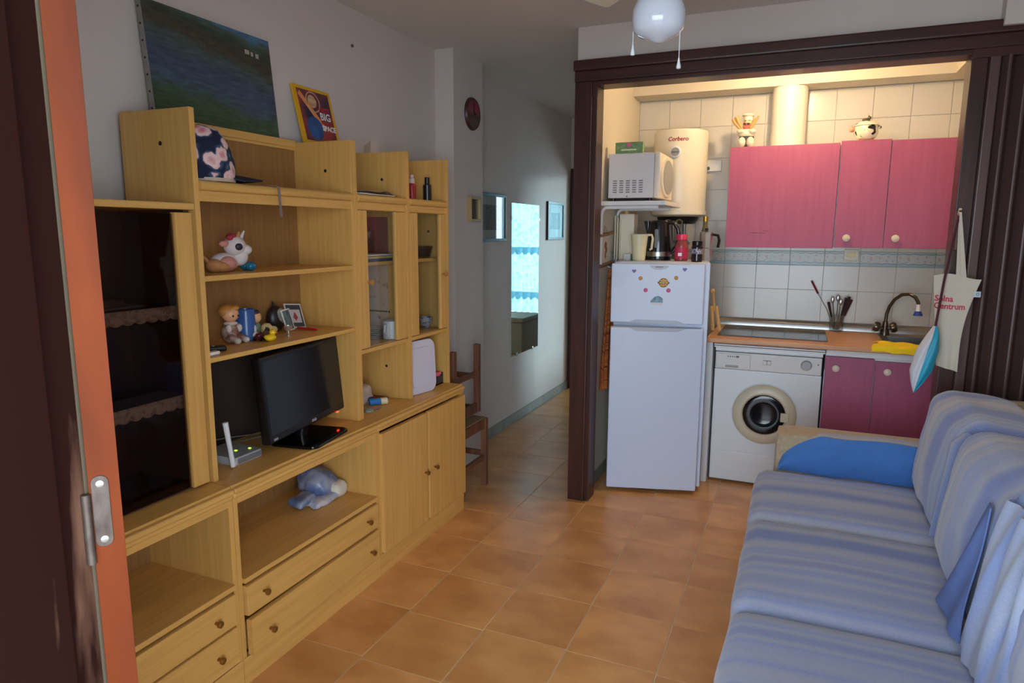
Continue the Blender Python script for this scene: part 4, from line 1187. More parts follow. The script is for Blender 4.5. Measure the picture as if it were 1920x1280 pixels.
def armcover(u, v):
    x = -.035 + u * .60
    top = .455 + .165 * min(1, (u / .34)) ** .55
    if v < .6:
        k = v / .6
        return (x, 3.203 - .022 * math.sin(k * 3) + .006 * math.sin(u * 14), .43 + (top - .43) * k)
    k = (v - .6) / .4
    return (x, 3.206 + .085 * k * min(1, u / .4), min(top, .605) + .006 + .004 * math.sin(u * 11) - .002 * k)


obj('arm_cover', SURF(new(), lambda u, v: armcover(u, v * .6), 40, 14, .004), blue_back, so, 60)
obj('arm_cover_top', SURF(new(), lambda u, v: armcover(.06 + u * .94, .6 + .4 * v), 36, 8, .004), throw_m, so, 60)
obj('skirt', SURF(new(), lambda u, v: (-.118 + .012 * math.sin(u * 60) * v, 1.25 + u * 1.95, .36 - v * .31), 80, 6, .004), throw_m, so, 60)
seats = [(1.24, 1.93), (1.935, 2.605), (2.61, 3.20)]
for k, (ya, yb) in enumerate(seats):
    obj('seat_cushion', CUSH(new(), (.215, (ya + yb) / 2, .338), (.338, (yb - ya) / 2, .098), .045, 16, (.008, .003, .016), None, .007, 4.0, k * 3.1), throw_m, so, 80)
rt = Matrix.Rotation(R(7), 3, 'Y').to_quaternion()
for k, (ya, yb) in enumerate([(1.22, 1.93), (1.93, 2.605), (2.61, 3.225)]):
    obj('back_cushion', CUSH(new(), (.665 - .012 * (k == 1), (ya + yb) / 2, .632), (.150, (yb - ya) / 2, .232), .075, 20, (.035, .010, .012), rt, .014, 5.0, 11 + k * 2.7), throw_m, so, 80)


# the throw's loose folds: a gathered edge behind the first cushion, a turned-over flap by the second
def gather(u, v):
    z = .47 + u * .375
    x = .520 + .045 * u - .045 * math.sin(v * PI) - .006 * math.sin(v * 13) + .05 * (u > .9) * (u - .9) * 10 * v
    return (x, 2.600 + (v - .5) * (.10 + .05 * u) + .015 * u, z + .008 * math.sin(v * 8))


obj('throw_fold', SURF(new(), gather, 20, 12, .004), throw_m, so, 80)
fA, fC, fB = Vector((.440, 1.925, .456)), Vector((.435, 2.170, .460)), Vector((.492, 2.01, .800))


def flap(u, v):
    p0 = fA.lerp(fC, v); q = p0.lerp(fB + Vector((.01, .05, 0)) * v, u)
    q.x -= .030 * math.sin(v * PI) * (1 - u) * (.4 + u) + .010 * math.sin(v * 9 + u * 5) * (1 - u)
    return q


obj('throw_flap', SURF(new(), flap, 22, 16, .004), M('blue_throw_reverse', (100, 122, 180), .9, var=.1, scale=(20, 20, 20)), so, 80)


def drape(u, v):
    z = .450 + u * .40
    edge = min(1, v * 6) * min(1, (1 - v) * 6)
    x = .520 + .06 * u ** 2 - edge * (.075 - .02 * u) - .010 * math.sin(v * 21 + 2.2 * u) * edge - .006 * math.sin(v * 43 - 3 * u) * edge
    return (x, 2.01 - v * .40 - .06 * (1 - u) * v + .04 * u, z)


obj('throw_drape', SURF(new(), drape, 26, 60, .004), throw_m, so, 80)

# ================================================================== ceiling fan with lamp
fn = thing('ceiling_fan', 'white ceiling fan with a glass lamp bowl and two pull cords', 'ceiling fan', (-.411, 2.0, 1.95))
fx, fy = -.411, 2.0
opal = M('opal_glass', (206, 212, 224), .12, coat=.3)
obj('lamp_bowl', LATHE(new(), [(.045, 2.155), (.062, 2.135), (.073, 2.105), (.0735, 2.080), (.069, 2.058), (.055, 2.045), (.035, 2.036), (.012, 2.026), (0, 2.024)], (fx, fy, 0), seg=36), opal, fn)
obj('lamp_holder', LATHE(new(), [(.05, 2.15), (.055, 2.20), (.04, 2.215)], (fx, fy, 0), seg=24), white_pl, fn)
obj('motor', LATHE(new(), [(.06, 2.215), (.105, 2.235), (.110, 2.29), (.07, 2.32), (.015, 2.33)], (fx, fy, 0), seg=32), white_pl, fn)
obj('rod', TUBE(new(), [(fx, fy, 2.32), (fx, fy, 2.5)], .012, 10), white_pl, fn)
obj('canopy', LATHE(new(), [(.02, 2.48), (.06, 2.505), (.065, 2.5345)], (fx, fy, 0), seg=24), white_pl, fn)
for k in range(4):
    a = R(136 + 90 * k)
    mt_ = Matrix.Translation((fx, fy, 2.235)) @ Matrix.Rotation(a, 4, 'Z') @ Matrix.Rotation(R(8), 4, 'X')
    b = PRISM(new(), [(.13, -.045), (.36, -.055), (.375, -.045), (.375, .045), (.36, .055), (.13, .045)], 2, 0, .006, .001); b.transform(mt_)
    bl = obj('blade', b, M('blade_cream', (214, 204, 182), .4), fn)
    b = B(new(), .09, .17, -.012, .012, .006, .012); b.transform(mt_)
    obj('blade_arm', b, brass_m, bl)
for cx_, z0, z1 in ((-.482, 2.17, 1.996), (-.351, 2.06, 1.949)):
    c_ = obj('pull_cord', TUBE(new(), [(fx + (cx_ - fx) * .7, fy, 2.17), (cx_, fy, z0 if z0 < 2.1 else 2.12), (cx_, fy, z1 + .02)], .0013, 6), white_pl, fn)
    obj('cord_pull', LATHE(new(), [(.002, .030), (.0035, .020), (.0065, .007), (.006, .002), (0, 0)], (cx_, fy, z1), seg=12), white_pl, c_)

# ================================================================== things on the wall units
# television on its stand: local x along the screen (towards the kitchen), local -y out of the screen
tv = thing('television', 'small black flat-screen television on the oak unit', 'television', (0, 0, 0))
til = Matrix.Translation((0, 0, .053)) @ Matrix.Rotation(R(-5), 4, 'X')


def tl_(bm):
    bm.transform(til); return bm


obj('screen_case', tl_(B(new(), -.272, .272, 0, .035, 0, .312, .008)), black_pl, tv)
obj('screen', tl_(B(new(), -.256, .256, -.0015, .002, .030, .296)), M('screen_black', (17, 17, 21), .16), tv)
obj('brand_lettering', tl_(B(B(new(), .010, .022, -.0018, 0, .010, .020), .025, .040, -.0018, 0, .010, .020)), M('silver_print', (150, 150, 156), .4), tv)
obj('corner_mark', tl_(B(new(), -.245, -.222, -.0018, 0, .010, .017)), MATS['silver_print'], tv)
obj('standby_light', tl_(B(new(), .200, .212, -.003, .002, -.003, .001)), M('standby_red', (255, 40, 24), .4, emit=6.0), tv)
obj('back_shell', tl_(B(new(), -.19, .19, .035, .065, .05, .25, .01)), black_pl, tv)
obj('neck', TUBE(new(), [(0, .045, .01), (0, .03, .12)], .022, 12), black_pl, tv)
obj('stand', PRISM(new(), RRECT(-.135, .135, -.095, .105, .03), 2, .0005, .012, .003), black_gl, tv)
place(tv, (-1.715, 2.037, .7002), math.atan2(.541, -.084))

ro = thing('wifi_router', 'flat white router with one upright antenna on the oak unit', 'router', (-1.81, 1.735, .70))
obj('case', PRISM(new(), RRECT(-1.905, -1.738, 1.668, 1.800, .012), 2, .7005, .730, .003), M('router_grey', (168, 168, 172), .4), ro)
obj('grille', B(new(), -1.739, -1.7365, 1.682, 1.792, .706, .724), M('grille_grey', (120, 118, 118), .6), ro)
obj('antenna', TUBE(new(), [(-1.733, 1.655, .706), (-1.738, 1.652, .76), (-1.748, 1.646, .862)], [.0085, .008, .0095], 8), white_pl, ro)
obj('antenna_joint', TUBE(new(), [(-1.742, 1.672, .712), (-1.733, 1.652, .712)], .007, 8), white_pl, ro)
for x, y in ((-1.80, 1.735), (-1.775, 1.775)):
    obj('status_light', B(new(), x - .004, x + .004, y - .003, y + .003, .7295, .7312), M('led_green', (150, 255, 40), .4, emit=5.0), ro)
for k, pts in enumerate([[(-1.90, 1.72, .712), (-1.945, 1.76, .74), (-1.955, 1.85, .725), (-1.94, 1.98, .705), (-1.93, 2.1, .706)],
                         [(-1.90, 1.69, .715), (-1.955, 1.62, .76), (-1.96, 1.575, .80)],
                         [(-1.90, 1.76, .712), (-1.93, 1.82, .716), (-1.92, 1.9, .705), (-1.90, 1.97, .705)]]):
    tag(obj('cable', TUBE(new(), pts, .0025, 6), M('cable_grey', (140, 138, 136), .6)), ['thin grey cable running behind the television', 'thin grey cable climbing the back of the unit', 'thin grey cable lying between router and television'][k], 'cable', 'router cables')

# shelf with the toy cow
SA = 1.3605
cw = thing('toy_cow', 'plush pink and white toy cow with teal hooves on the upper shelf', 'soft toy', (-1.83, 1.77, SA))
yx, yy = -1.825, 1.755
pk = M('dusty_pink', (206, 140, 124), .9, var=.15, scale=(60, 60, 60)); tn = M('toy_tan', (186, 130, 78), .9); wt_ = M('toy_white', (214, 200, 196), .9)
obj('body', ELL(ELL(new(), (yx, yy + .005, SA + .032), (.042, .052, .033)), (yx + .02, yy + .055, SA + .05), (.03, .028, .032)), wt_, cw)
obj('flank', ELL(new(), (yx + .026, yy - .005, SA + .028), (.025, .034, .026)), pk, cw)
obj('rump', ELL(ELL(new(), (yx + .012, yy - .05, SA + .022), (.032, .026, .023)), (yx + .03, yy - .03, SA + .018), (.02, .03, .018)), tn, cw)
obj('head', ELL(ELL(new(), (yx + .02, yy + .035, SA + .088), (.038, .038, .034)), (yx + .035, yy + .068, SA + .074), (.024, .022, .019)), wt_, cw)
obj('eye_patch', ELL(new(), (yx + .050, yy + .026, SA + .085), (.010, .016, .013)), M('toy_dark', (44, 36, 42), .5), cw)
obj('horn', TUBE(new(), [(yx + .02, yy + .065, SA + .112), (yx + .025, yy + .078, SA + .138)], [.008, .003], 8), wt_, cw)
obj('horn', TUBE(new(), [(yx + .03, yy + .04, SA + .116), (yx + .034, yy + .046, SA + .136)], [.008, .003], 8), tn, cw)
obj('ear', ELL(new(), (yx + .02, yy - .01, SA + .095), (.012, .02, .011)), pk, cw)
obj('forelock', ELL(ELL(new(), (yx + .022, yy + .022, SA + .120), (.016, .018, .011)), (yx + .03, yy + .006, SA + .115), (.012, .012, .01)), M('toy_red', (170, 48, 58), .9), cw)
for dx in (.02, .05): obj('hoof', ELL(new(), (yx + dx, yy + .086 - dx * .2, SA + .016), (.018, .02, .016)), M('teal_gloss', (28, 106, 136), .2), cw)
tl2 = obj('tail', TUBE(new(), [(yx, yy - .06, SA + .03), (yx + .01, yy - .085, SA + .048), (yx + .012, yy - .098, SA + .055)], .006, 8), tn, cw)
obj('tail_tuft', ELL(ELL(new(), (yx + .012, yy - .106, SA + .060), (.008, .015, .009)), (yx + .012, yy - .104, SA + .068), (.006, .008, .009)), MATS['toy_red'], tl2)

# lower shelf: small figures
SB = 1.1025
by = thing('boy_figure', 'ceramic figure of a fair-haired sitting child on the lower shelf', 'figurine', (-1.87, 1.80, SB))
bx_, by_ = -1.868, 1.808
obj('body', ELL(ELL(ELL(new(), (bx_, by_, SB + .035), (.03, .032, .036)), (bx_ + .02, by_ - .018, SB + .018), (.03, .014, .017)), (bx_ + .02, by_ + .020, SB + .018), (.03, .014, .017)), M('brown_suit', (112, 72, 56), .5, col2=(176, 150, 136), scale=(45, 45, 45), contrast=(.35, .6)), by)
obj('collar', ELL(ELL(ELL(new(), (bx_ + .006, by_, SB + .070), (.022, .026, .009)), (bx_ + .02, by_ - .024, SB + .055), (.012, .009, .015)), (bx_ + .02, by_ + .024, SB + .052), (.012, .009, .015)), M('figure_white', (206, 190, 180), .4), by)
hd2 = obj('head', ELL(new(), (bx_ + .004, by_ + .002, SB + .102), (.029, .030, .028)), M('figure_skin', (220, 160, 116), .4), by)
obj('hair', ELL(ELL(new(), (bx_ - .006, by_, SB + .112), (.031, .033, .026)), (bx_ + .012, by_ + .012, SB + .124), (.02, .018, .012)), M('fair_hair', (186, 124, 56), .5), hd2)
obj('eyes', ELL(ELL(new(), (bx_ + .030, by_ - .010, SB + .098), (.003, .004, .004), None, 8, 6), (bx_ + .031, by_ + .012, SB + .098), (.003, .004, .004), None, 8, 6), black_pl, hd2)
obj('shoes', ELL(ELL(new(), (bx_ + .052, by_ - .018, SB + .011), (.014, .011, .011), None, 10, 8), (bx_ + .052, by_ + .022, SB + .011), (.014, .011, .011), None, 10, 8), MATS['figure_white'], by)
mg = thing('blue_mug', 'tall blue ceramic mug with a small figure at its side', 'mug', (-1.855, 1.868, SB))
mx_, my_ = -1.852, 1.870
obj('body', LATHE(new(), [(.028, 0), (.033, .006), (.034, .06), (.031, .108), (.033, .116), (.029, .116), (.027, .1), (.026, .01), (0, .01)], (mx_, my_, SB), seg=28), M('mug_blue', (58, 96, 156), .25, col2=(40, 72, 130), scale=(30, 30, 12)), mg)
obj('white_flash', ELL(ELL(new(), (mx_ + .030, my_ + .008, SB + .020), (.006, .015, .014), None, 8, 6), (mx_ + .032, my_ + .010, SB + .042), (.004, .006, .016), None, 8, 6), MATS['figure_white'], mg)
fg = obj('side_figure', ELL(ELL(new(), (mx_ + .008, my_ + .042, SB + .082), (.020, .019, .022)), (mx_ + .004, my_ + .044, SB + .035), (.014, .014, .034)), MATS['figure_skin'], mg)
obj('figure_hair', ELL(new(), (mx_ + .004, my_ + .040, SB + .098), (.020, .018, .012)), MATS['toy_dark'], fg)
obj('figure_coat', ELL(new(), (mx_ + .006, my_ + .046, SB + .040), (.015, .015, .026)), M('figure_green', (92, 110, 90), .5), fg)
rc_ = thing('dark_red_car', 'tiny dark red toy car on the lower shelf', 'toy car', (-1.80, 1.885, SB))
obj('body', B(ELL(new(), (-1.80, 1.878, SB + .020), (.014, .016, .010), None, 10, 8), -1.815, -1.785, 1.862, 1.900, SB + .006, SB + .020, .005), M('maroon', (84, 26, 32), .25), rc_)
for x in (-1.815, -1.785):
    for y in (1.871, 1.891): obj('wheel', LATHE(new(), [(.007, -.003), (.007, .003)], (x, y, SB + .0072), (1, 0, 0), 10), black_pl, rc_)
ht = thing('hedgehog_figure', 'little brown hedgehog figure behind the yellow duck', 'figurine', (-1.80, 1.92, SB))
obj('body', ELL(new(), (-1.808, 1.922, SB + .016), (.015, .018, .0165), None, 12, 8), M('hedgehog_brown', (108, 70, 52), .8, var=.4, scale=(120, 120, 120)), ht)
obj('snout', ELL(new(), (-1.795, 1.928, SB + .011), (.009, .007, .007), None, 8, 6), MATS['figure_skin'], ht)
dk = thing('rubber_duck', 'small yellow rubber duck near the edge of the lower shelf', 'toy duck', (-1.765, 1.89, SB))
dx_, dy_ = -1.762, 1.893
yl = M('duck_yellow', (236, 196, 24), .35)
obj('body', ELL(ELL(new(), (dx_, dy_, SB + .013), (.017, .024, .013)), (dx_, dy_ - .020, SB + .018), (.009, .010, .007), None, 8, 6), yl, dk)
obj('head', ELL(new(), (dx_, dy_ + .012, SB + .031), (.012, .0125, .011)), yl, dk)
obj('beak', ELL(new(), (dx_ + .006, dy_ + .024, SB + .029), (.006, .006, .003), None, 8, 6), M('duck_orange', (226, 110, 24), .4), dk)
obj('eye', ELL(new(), (dx_ + .010, dy_ + .018, SB + .034), (.002, .002, .002), None, 6, 5), black_pl, dk)
ps = thing('spotted_figure', 'cream and black spotted animal figure in the middle of the lower shelf', 'figurine', (-1.86, 1.995, SB))
obj('body', ELL(ELL(new(), (-1.865, 1.985, SB + .026), (.020, .028, .024)), (-1.855, 2.012, SB + .022), (.015, .014, .014)), M('spotted_glaze', (206, 186, 130), .3, col2=(30, 26, 24), scale=(42, 42, 42), detail=1, contrast=(.42, .45)), ps)
obj('legs', B(B(B(B(new(), -1.878, -1.868, 1.966, 1.976, SB, SB + .02), -1.858, -1.848, 1.966, 1.976, SB, SB + .02), -1.878, -1.868, 1.998, 2.008, SB, SB + .02), -1.858, -1.848, 1.998, 2.008, SB, SB + .02), MATS['toy_dark'], ps)
tp_ = thing('trophy_cup', 'tiny silver two-handled trophy cup on the lower shelf', 'trophy', (-1.79, 2.02, SB))
ty, tx0 = 2.022, -1.792
obj('cup', LATHE(new(), [(.011, 0), (.011, .003), (.003, .008), (.003, .016), (.012, .026), (.014, .040), (.0125, .040), (.010, .028), (0, .024)], (tx0, ty, SB), seg=20), chrome_m, tp_)
for s in (-1, 1): obj('handle', TUBE(new(), [(tx0, ty + s * .013, SB + .037), (tx0, ty + s * .021, SB + .037), (tx0, ty + s * .020, SB + .028), (tx0, ty + s * .010, SB + .022)], .0016, 6), chrome_m, tp_)
pg = thing('dark_ornament', 'round dark ornament behind the photo cards on the lower shelf', 'figurine', (-1.915, 2.10, SB))
obj('body', ELL(ELL(new(), (-1.915, 2.090, SB + .052), (.030, .042, .053)), (-1.905, 2.072, SB + .012), (.022, .016, .013)), M('ornament_dark', (34, 26, 26), .4), pg)
obj('panel', ELL(new(), (-1.893, 2.098, SB + .062), (.010, .026, .032)), M('ornament_blue', (88, 116, 130), .4, col2=(170, 150, 120), scale=(60, 60, 60)), pg)
obj('tuft', TUBE(new(), [(-1.915, 2.084, SB + .10), (-1.915, 2.078, SB + .122)], [.009, .002], 8), MATS['ornament_dark'], pg)
for k, (o_, w_, h_, rz, col, lab) in enumerate([((-1.865, 2.120, SB), .052, .088, -14, (96, 128, 138), 'small upright photo card with a blue scene beside the dark ornament'), ((-1.89, 2.190, SB), .085, .105, -24, (70, 70, 86), 'framed card with a red emblem leaning beside the photo card')]):
    pc_ = thing('photo_card', lab, 'card', (0, 0, 0))
    obj('card', B(new(), -.002, .002, -w_ / 2, w_ / 2, 0, h_, .0005), paper_m, pc_)
    obj('picture', B(new(), .002, .0026, -w_ / 2 + .005, w_ / 2 - .005, .005, h_ - .005), M('card_print_%d' % k, col, .4, col2=(50, 56, 66), scale=(40, 40, 40)), pc_)
    if k:
        obj('inner_panel', B(new(), .0026, .003, -w_ / 2 + .014, w_ / 2 - .014, .022, h_ - .026), M('card_pale', (196, 190, 188), .5), pc_)
        obj('emblem', PRISM(new(), [(-.012, .045), (0, .030), (.012, .045), (0, .070)], 0, .003, .0035), M('emblem_red', (166, 60, 70), .5), pc_)
    place(pc_, Vector(o_) + Vector((0, 0, .003)), R(-6 if k else 4), R(-6 if k else 5), R(rz))
pn = thing('red_pen', 'red pen lying at the end of the lower shelf', 'pen', (-1.83, 2.18, SB))
obj('barrel', TUBE(new(), [(-1.875, 2.172, SB + .006), (-1.785, 2.165, SB + .006)], .0055, 8), red_pl, pn)
obj('tip', TUBE(new(), [(-1.785, 2.165, SB + .006), (-1.768, 2.1635, SB + .006)], [.005, .002], 8), red_pl, pn)
rm = thing('remote_control', 'black remote control lying at the end of the lower shelf', 'remote', (-1.79, 1.62, SB))
b = B(new(), -.075, .075, -.022, .022, .0005, .018, .006); b.transform(Matrix.Translation((-1.80, 1.618, SB)) @ Matrix.Rotation(R(58), 4, 'Z'))
obj('case', b, black_pl, rm)
for k in range(4):
    b = LATHE(new(), [(.005, 0), (.004, .002), (0, .002)], (-.04 + .025 * k, 0, .018), seg=8); b.transform(Matrix.Translation((-1.80, 1.618, SB)) @ Matrix.Rotation(R(58), 4, 'Z'))
    obj('button', b, grey_pl, rm)
tag(obj('white_clip', B(new(), -1.745, -1.718, 1.575, 1.618, SB, SB + .012, .004), white_pl), 'small white plastic piece beside the remote control', 'clip')

# cap on the ledge
LZ = 1.6505
cap = thing('floral_cap', 'navy cap with pink hibiscus print on the top ledge of the unit', 'cap', (-1.79, 1.66, LZ))
cpx, cpy = -1.775, 1.655


def crown(u, v):
    a = 2 * PI * u; h = v
    r = (1 - h ** 3.2) ** (1 / 2.2) if h < 1 else 0
    k = 1 + .05 * noise.noise(Vector((math.cos(a) * 2, math.sin(a) * 2, h * 3)))
    return (cpx + .086 * r * k * math.cos(a), cpy + .098 * r * k * math.sin(a) - .01 * h, LZ + .008 + .172 * h)


b = SURF(new(), crown, 32, 16, .002); obj('crown', b, floral_m, cap, 60)


def brim(u, v):
    a = R(20) + u * R(110)
    r = .085 + v * (.07 + .035 * math.sin(u * PI))
    return (cpx + (r * math.cos(a)) * .75, cpy + r * math.sin(a) * 1.12, LZ + .020 + .012 * math.sin(u * PI) - .012 * v)


obj('brim', SURF(new(), brim, 20, 8, .005), navy_m, cap, 60)
obj('sweatband', LATHE(new(), [(.090, .001), (.092, .004), (.091, .012), (.088, .012)], (cpx, cpy, LZ), seg=28, close=False), M('sweatband_cream', (190, 170, 150), .9), cap)
obj('strap', SURF(new(), lambda u, v: ((-1.72 + .043 * min(1, v * 2.2) + (.004 if v > .45 else 0)) + 0, 1.845 + .03 * min(1, v * 2) + .012 * max(0, v - .45) + (u - .5) * .011, LZ + .003 if v < .45 else LZ + .002 - (v - .45) * .19), 2, 24, .0012), M('grey_ribbon', (128, 112, 108), .8), cap, 60)

# painting, magazine
pt = thing('lake_canvas', 'unframed dark oil painting of a lake leaning on the wall above the unit', 'painting', (0, 0, 0))
cv = obj('canvas', B(new(), -.004, .004, -.285, .285, 0, .372, .001), paint_m, pt)
for y in (-.28525, .28525): obj('edge', B(new(), -.018, .0035, y - .0013, y + .0013, 0, .372), M('canvas_edge', (150, 144, 138), .9, var=.2, scale=(30, 30, 30)), pt)
obj('stretcher', B(B(B(B(new(), -.018, -.004, -.284, -.25, 0, .372), -.018, -.004, .25, .284, 0, .372), -.018, -.004, -.25, .25, 0, .035), -.018, -.004, -.25, .25, .337, .372), light_wood, pt)
for k in range(7): obj('tack', LATHE(new(), [(.004, 0), (.003, .002), (0, .002)], (-.008, -.2865, .025 + k * .053), (0, -1, 0), 8), black_pl, pt)
for k, (y, z, w_) in enumerate(((.150, .295, .022), (.180, .292, .012), (.205, .290, .016))):
    obj('white_house', B(new(), .004, .0046, y, y + w_, z, z + .016), M('house_paint', (176, 160, 150), .6), cv)
place(pt, (-1.972, 1.938, 1.8685), 0, 0, R(-5.2))
mz = thing('space_book', 'yellow-bordered children\'s space book leaning on the wall above the unit', 'book', (0, 0, 0))
obj('pages', B(new(), -.010, -.001, -.117, .117, .002, .246), paper_m, mz)
cvr = obj('cover', B(new(), -.001, .0010, -.120, .120, 0, .250), M('cover_yellow', (232, 176, 30), .4), mz)
obj('spine', B(new(), -.0115, .001, -.1212, -.119, 0, .25), MATS['cover_yellow'], mz)
obj('picture', B(new(), .0010, .0014, -.104, .104, .014, .236), M('space_print', (38, 38, 72), .4, col2=(168, 66, 58), scale=(5, 7, 9), detail=2, contrast=(.35, .65)), cvr)
disc = lambda y, z, r: LATHE(new(), [(r, 0), (r, .0006), (0, .0006)], (.0014, y, z), (1, 0, 0), 28)
obj('blue_planet', disc(-.030, .070, .052), M('planet_blue', (60, 110, 176), .4, col2=(38, 66, 116), scale=(10, 14, 14)), cvr)
obj('ringed_planet', disc(-.015, .190, .028), M('planet_tan', (224, 190, 150), .4, col2=(190, 140, 100), scale=(5, 5, 60)), cvr)
obj('ring', LATHE(new(), [(.046, 0), (.046, .0004), (.040, .0004), (.040, 0)], (.0016, -.010, .188), (1, 0, 0), 32, close=False), MATS['planet_tan'], cvr)
b = B(new(), .0014, .0018, -.14, .06, -.012, .012); b.transform(Matrix.Translation((0, .0, .115)) @ Matrix.Rotation(R(-48), 4, 'X')); 
for v in b.verts: v.co.y = min(max(v.co.y, -.10), .10); v.co.z = min(max(v.co.z, .018), .23)
obj('comet_trail', b, M('trail_orange', (232, 150, 90), .4), cvr)
for s_, z, sz, mt_ in (('FIRST', .150, .030, M('title_red', (196, 50, 46), .5)), ('BIG', .115, .046, print_white), ('BOOK OF', .098, .016, MATS['title_red']), ('SPACE', .068, .032, print_white)):
    text('title_lettering', s_, (.0022, .018, z), (0, 1, 0), (0, 0, 1), sz, mt_, cvr, .0002, .001)
place(mz, (-1.958, 2.488, 1.8690), 0, 0, R(-13.5))

# on top of the smoky cabinet
ar_ = thing('arched_ornament', 'dark arched wooden ornament with a red bow on the smoky-glass cabinet', 'ornament', (-1.95, 1.27, 1.58))
arch = [(1.08, 1.5805), (1.335, 1.5805)] + [(1.22 + .115 * math.cos(a), 1.60 + .135 * math.sin(a)) for a in [PI / 14 * k for k in range(0, 12)]] + [(1.09, 1.66)]
obj('panel', PRISM(new(), arch, 0, -1.985, -1.955, .004), M('ornament_wood', (58, 34, 30), .5, var=.3), ar_)
obj('bow', ELL(ELL(ELL(new(), (-1.945, 1.240, 1.752), (.010, .026, .014)), (-1.945, 1.205, 1.745), (.010, .022, .013)), (-1.943, 1.232, 1.722), (.008, .010, .02)), M('red_ribbon', (150, 36, 40), .5), ar_)
tag(obj('folded_napkin', ELL(B(B(new(), -1.93, -1.80, 1.20, 1.42, 1.2715, 1.280, .003), -1.90, -1.82, 1.24, 1.38, 1.280, 1.288, .003), (-1.85, 1.34, 1.29), (.03, .05, .008)), M('napkin_grey', (150, 140, 136), .9, var=.2, scale=(40, 40, 40))), 'folded pale cloth on the upper lace-edged shelf', 'cloth')

# right-hand unit: ledge, glass cupboards, niches
pp = thing('paper_pile', 'loose papers and folders lying on the ledge above the glass door', 'papers', (-1.80, 2.52, LZ))
for k, (x0, x1, y0, y1, m_, a) in enumerate([(-1.93, -1.72, 2.36, 2.60, M('folder_black', (36, 36, 44), .5), 4), (-1.92, -1.715, 2.40, 2.66, paper_m, -5), (-1.93, -1.74, 2.42, 2.68, paper_m, 6)]):
    b = B(new(), x0, x1, y0, y1, LZ + .004 * k, LZ + .004 * k + .003); b.transform(Matrix.Translation((-1.82, 2.52, 0)) @ Matrix.Rotation(R(a), 4, 'Z') @ Matrix.Translation((1.82, -2.52, 0)))
    obj('sheet', b, m_, pp)
obj('clear_sleeve', SURF(new(), lambda u, v: (-1.90 + u * .19, 2.54 + v * .15, LZ + .013 + .012 * math.sin(u * 3) + .008 * math.sin(v * 5)), 10, 10, .001), thin_pl, pp, 60)
tag(obj('clear_file', SURF(new(), lambda u, v: (-1.955 + .012 * u, 2.765 + .035 * u + .02 * v, LZ + .25 * v + .03 * u * v), 4, 6, .0015), thin_pl), 'clear plastic sheet standing upright behind the bottles', 'plastic sheet')
rb_ = thing('red_bottle', 'red spray bottle with a pale cap on the ledge', 'bottle', (-1.80, 2.80, LZ))
obj('body', LATHE(new(), [(.020, 0), (.021, .004), (.021, .075), (.014, .085)], (-1.80, 2.972 * .994, LZ), seg=18), M('bottle_red', (156, 36, 44), .3), rb_)
obj('cap', LATHE(new(), [(.015, .083), (.015, .105), (.009, .112), (.009, .125), (0, .126)], (-1.80, 2.972 * .994, LZ), seg=16), M('cap_pale', (206, 186, 180), .4), rb_)
bb = thing('black_bottle', 'small black cosmetics bottle next to the red spray bottle', 'bottle', (-1.77, 3.05, LZ))
obj('body', LATHE(new(), [(.020, 0), (.021, .003), (.021, .080), (.012, .088)], (-1.765, 3.045, LZ), seg=18), M('bottle_black', (24, 24, 30), .25), bb)
obj('cap', LATHE(new(), [(.013, .086), (.013, .118), (0, .12)], (-1.765, 3.045, LZ), seg=16), black_pl, bb)
SC_ = 1.0025
for k in range(6):
    tag(obj('plate', LATHE(new(), [(.03, .0), (.034, .002), (.058, .008), (.060, .010), (.056, .010), (.033, .004), (0, .004)], (-1.842 + .003 * (k % 2), 2.636 - .003 * (k % 3), SC_ + .0085 * k), seg=28), M('cream_china', (216, 206, 180), .25)), 'cream plate in the stack behind the glass door', 'plate', 'stacked cream plates')
mu_ = thing('white_mug', 'plain white mug beside the stacked plates behind glass', 'mug', (-1.80, 2.59, SC_))
obj('body', LATHE(new(), [(.036, 0), (.040, .004), (.041, .085), (.038, .085), (.036, .008), (0, .008)], (-1.750, 2.668, SC_), seg=24), M('mug_white', (214, 216, 222), .2), mu_)
obj('handle', TUBE(new(), [(-1.750, 2.629, SC_ + .07), (-1.745, 2.607, SC_ + .068), (-1.745, 2.601, SC_ + .04), (-1.750, 2.630, SC_ + .02)], .005, 8), MATS['mug_white'], mu_)
tr_ = thing('painted_tray', 'pale floral serving tray standing behind the plates', 'tray', (-1.88, 2.715, SC_))
obj('panel', B(new(), -1.965, -1.795, 2.711, 2.719, SC_, 1.345, .002), M('tray_floral', (200, 172, 148), .5, col2=(150, 112, 86), scale=(16, 16, 16), detail=2, contrast=(.3, .4)), tr_)
obj('rim', B(new(), -1.965, -1.795, 2.706, 2.711, 1.12, 1.126), M('tray_rim', (120, 92, 70), .5), tr_)
tag(obj('red_folder', B(new(), -1.965, -1.79, 2.712, 2.720, 1.3668, 1.565, .002), M('folder_red', (132, 76, 66), .6)), 'dull red folder standing on the upper shelf behind the glass door', 'folder')
for k, (h_, m_) in enumerate(((.012, M('box_blue', (70, 82, 110), .5)), (.010, M('card_yellow', (196, 170, 110), .6)), (.006, paper_m))):
    tag(obj('booklet', B(new(), -1.90 + .01 * k, -1.745, 2.47, 2.68 + .01 * k, 1.3665 + .0125 * k, 1.3665 + .0125 * k + h_, .001), m_), ['blue booklet at the bottom of the pile behind glass', 'yellow booklet in the pile behind glass', 'thin white booklet on top of the pile behind glass'][k], 'booklet', 'booklets behind glass')
for k, (y, lab) in enumerate(((2.88, 'clear glass bowl on the upper shelf behind the glass door'),)):
    tag(obj('glass_bowl', LATHE(new(), [(.03, 0), (.045, .004), (.060, .06), (.057, .06), (.042, .008), (0, .008)], (-1.80, 3.040, 1.3665), seg=24), clear_gl), lab, 'bowl')
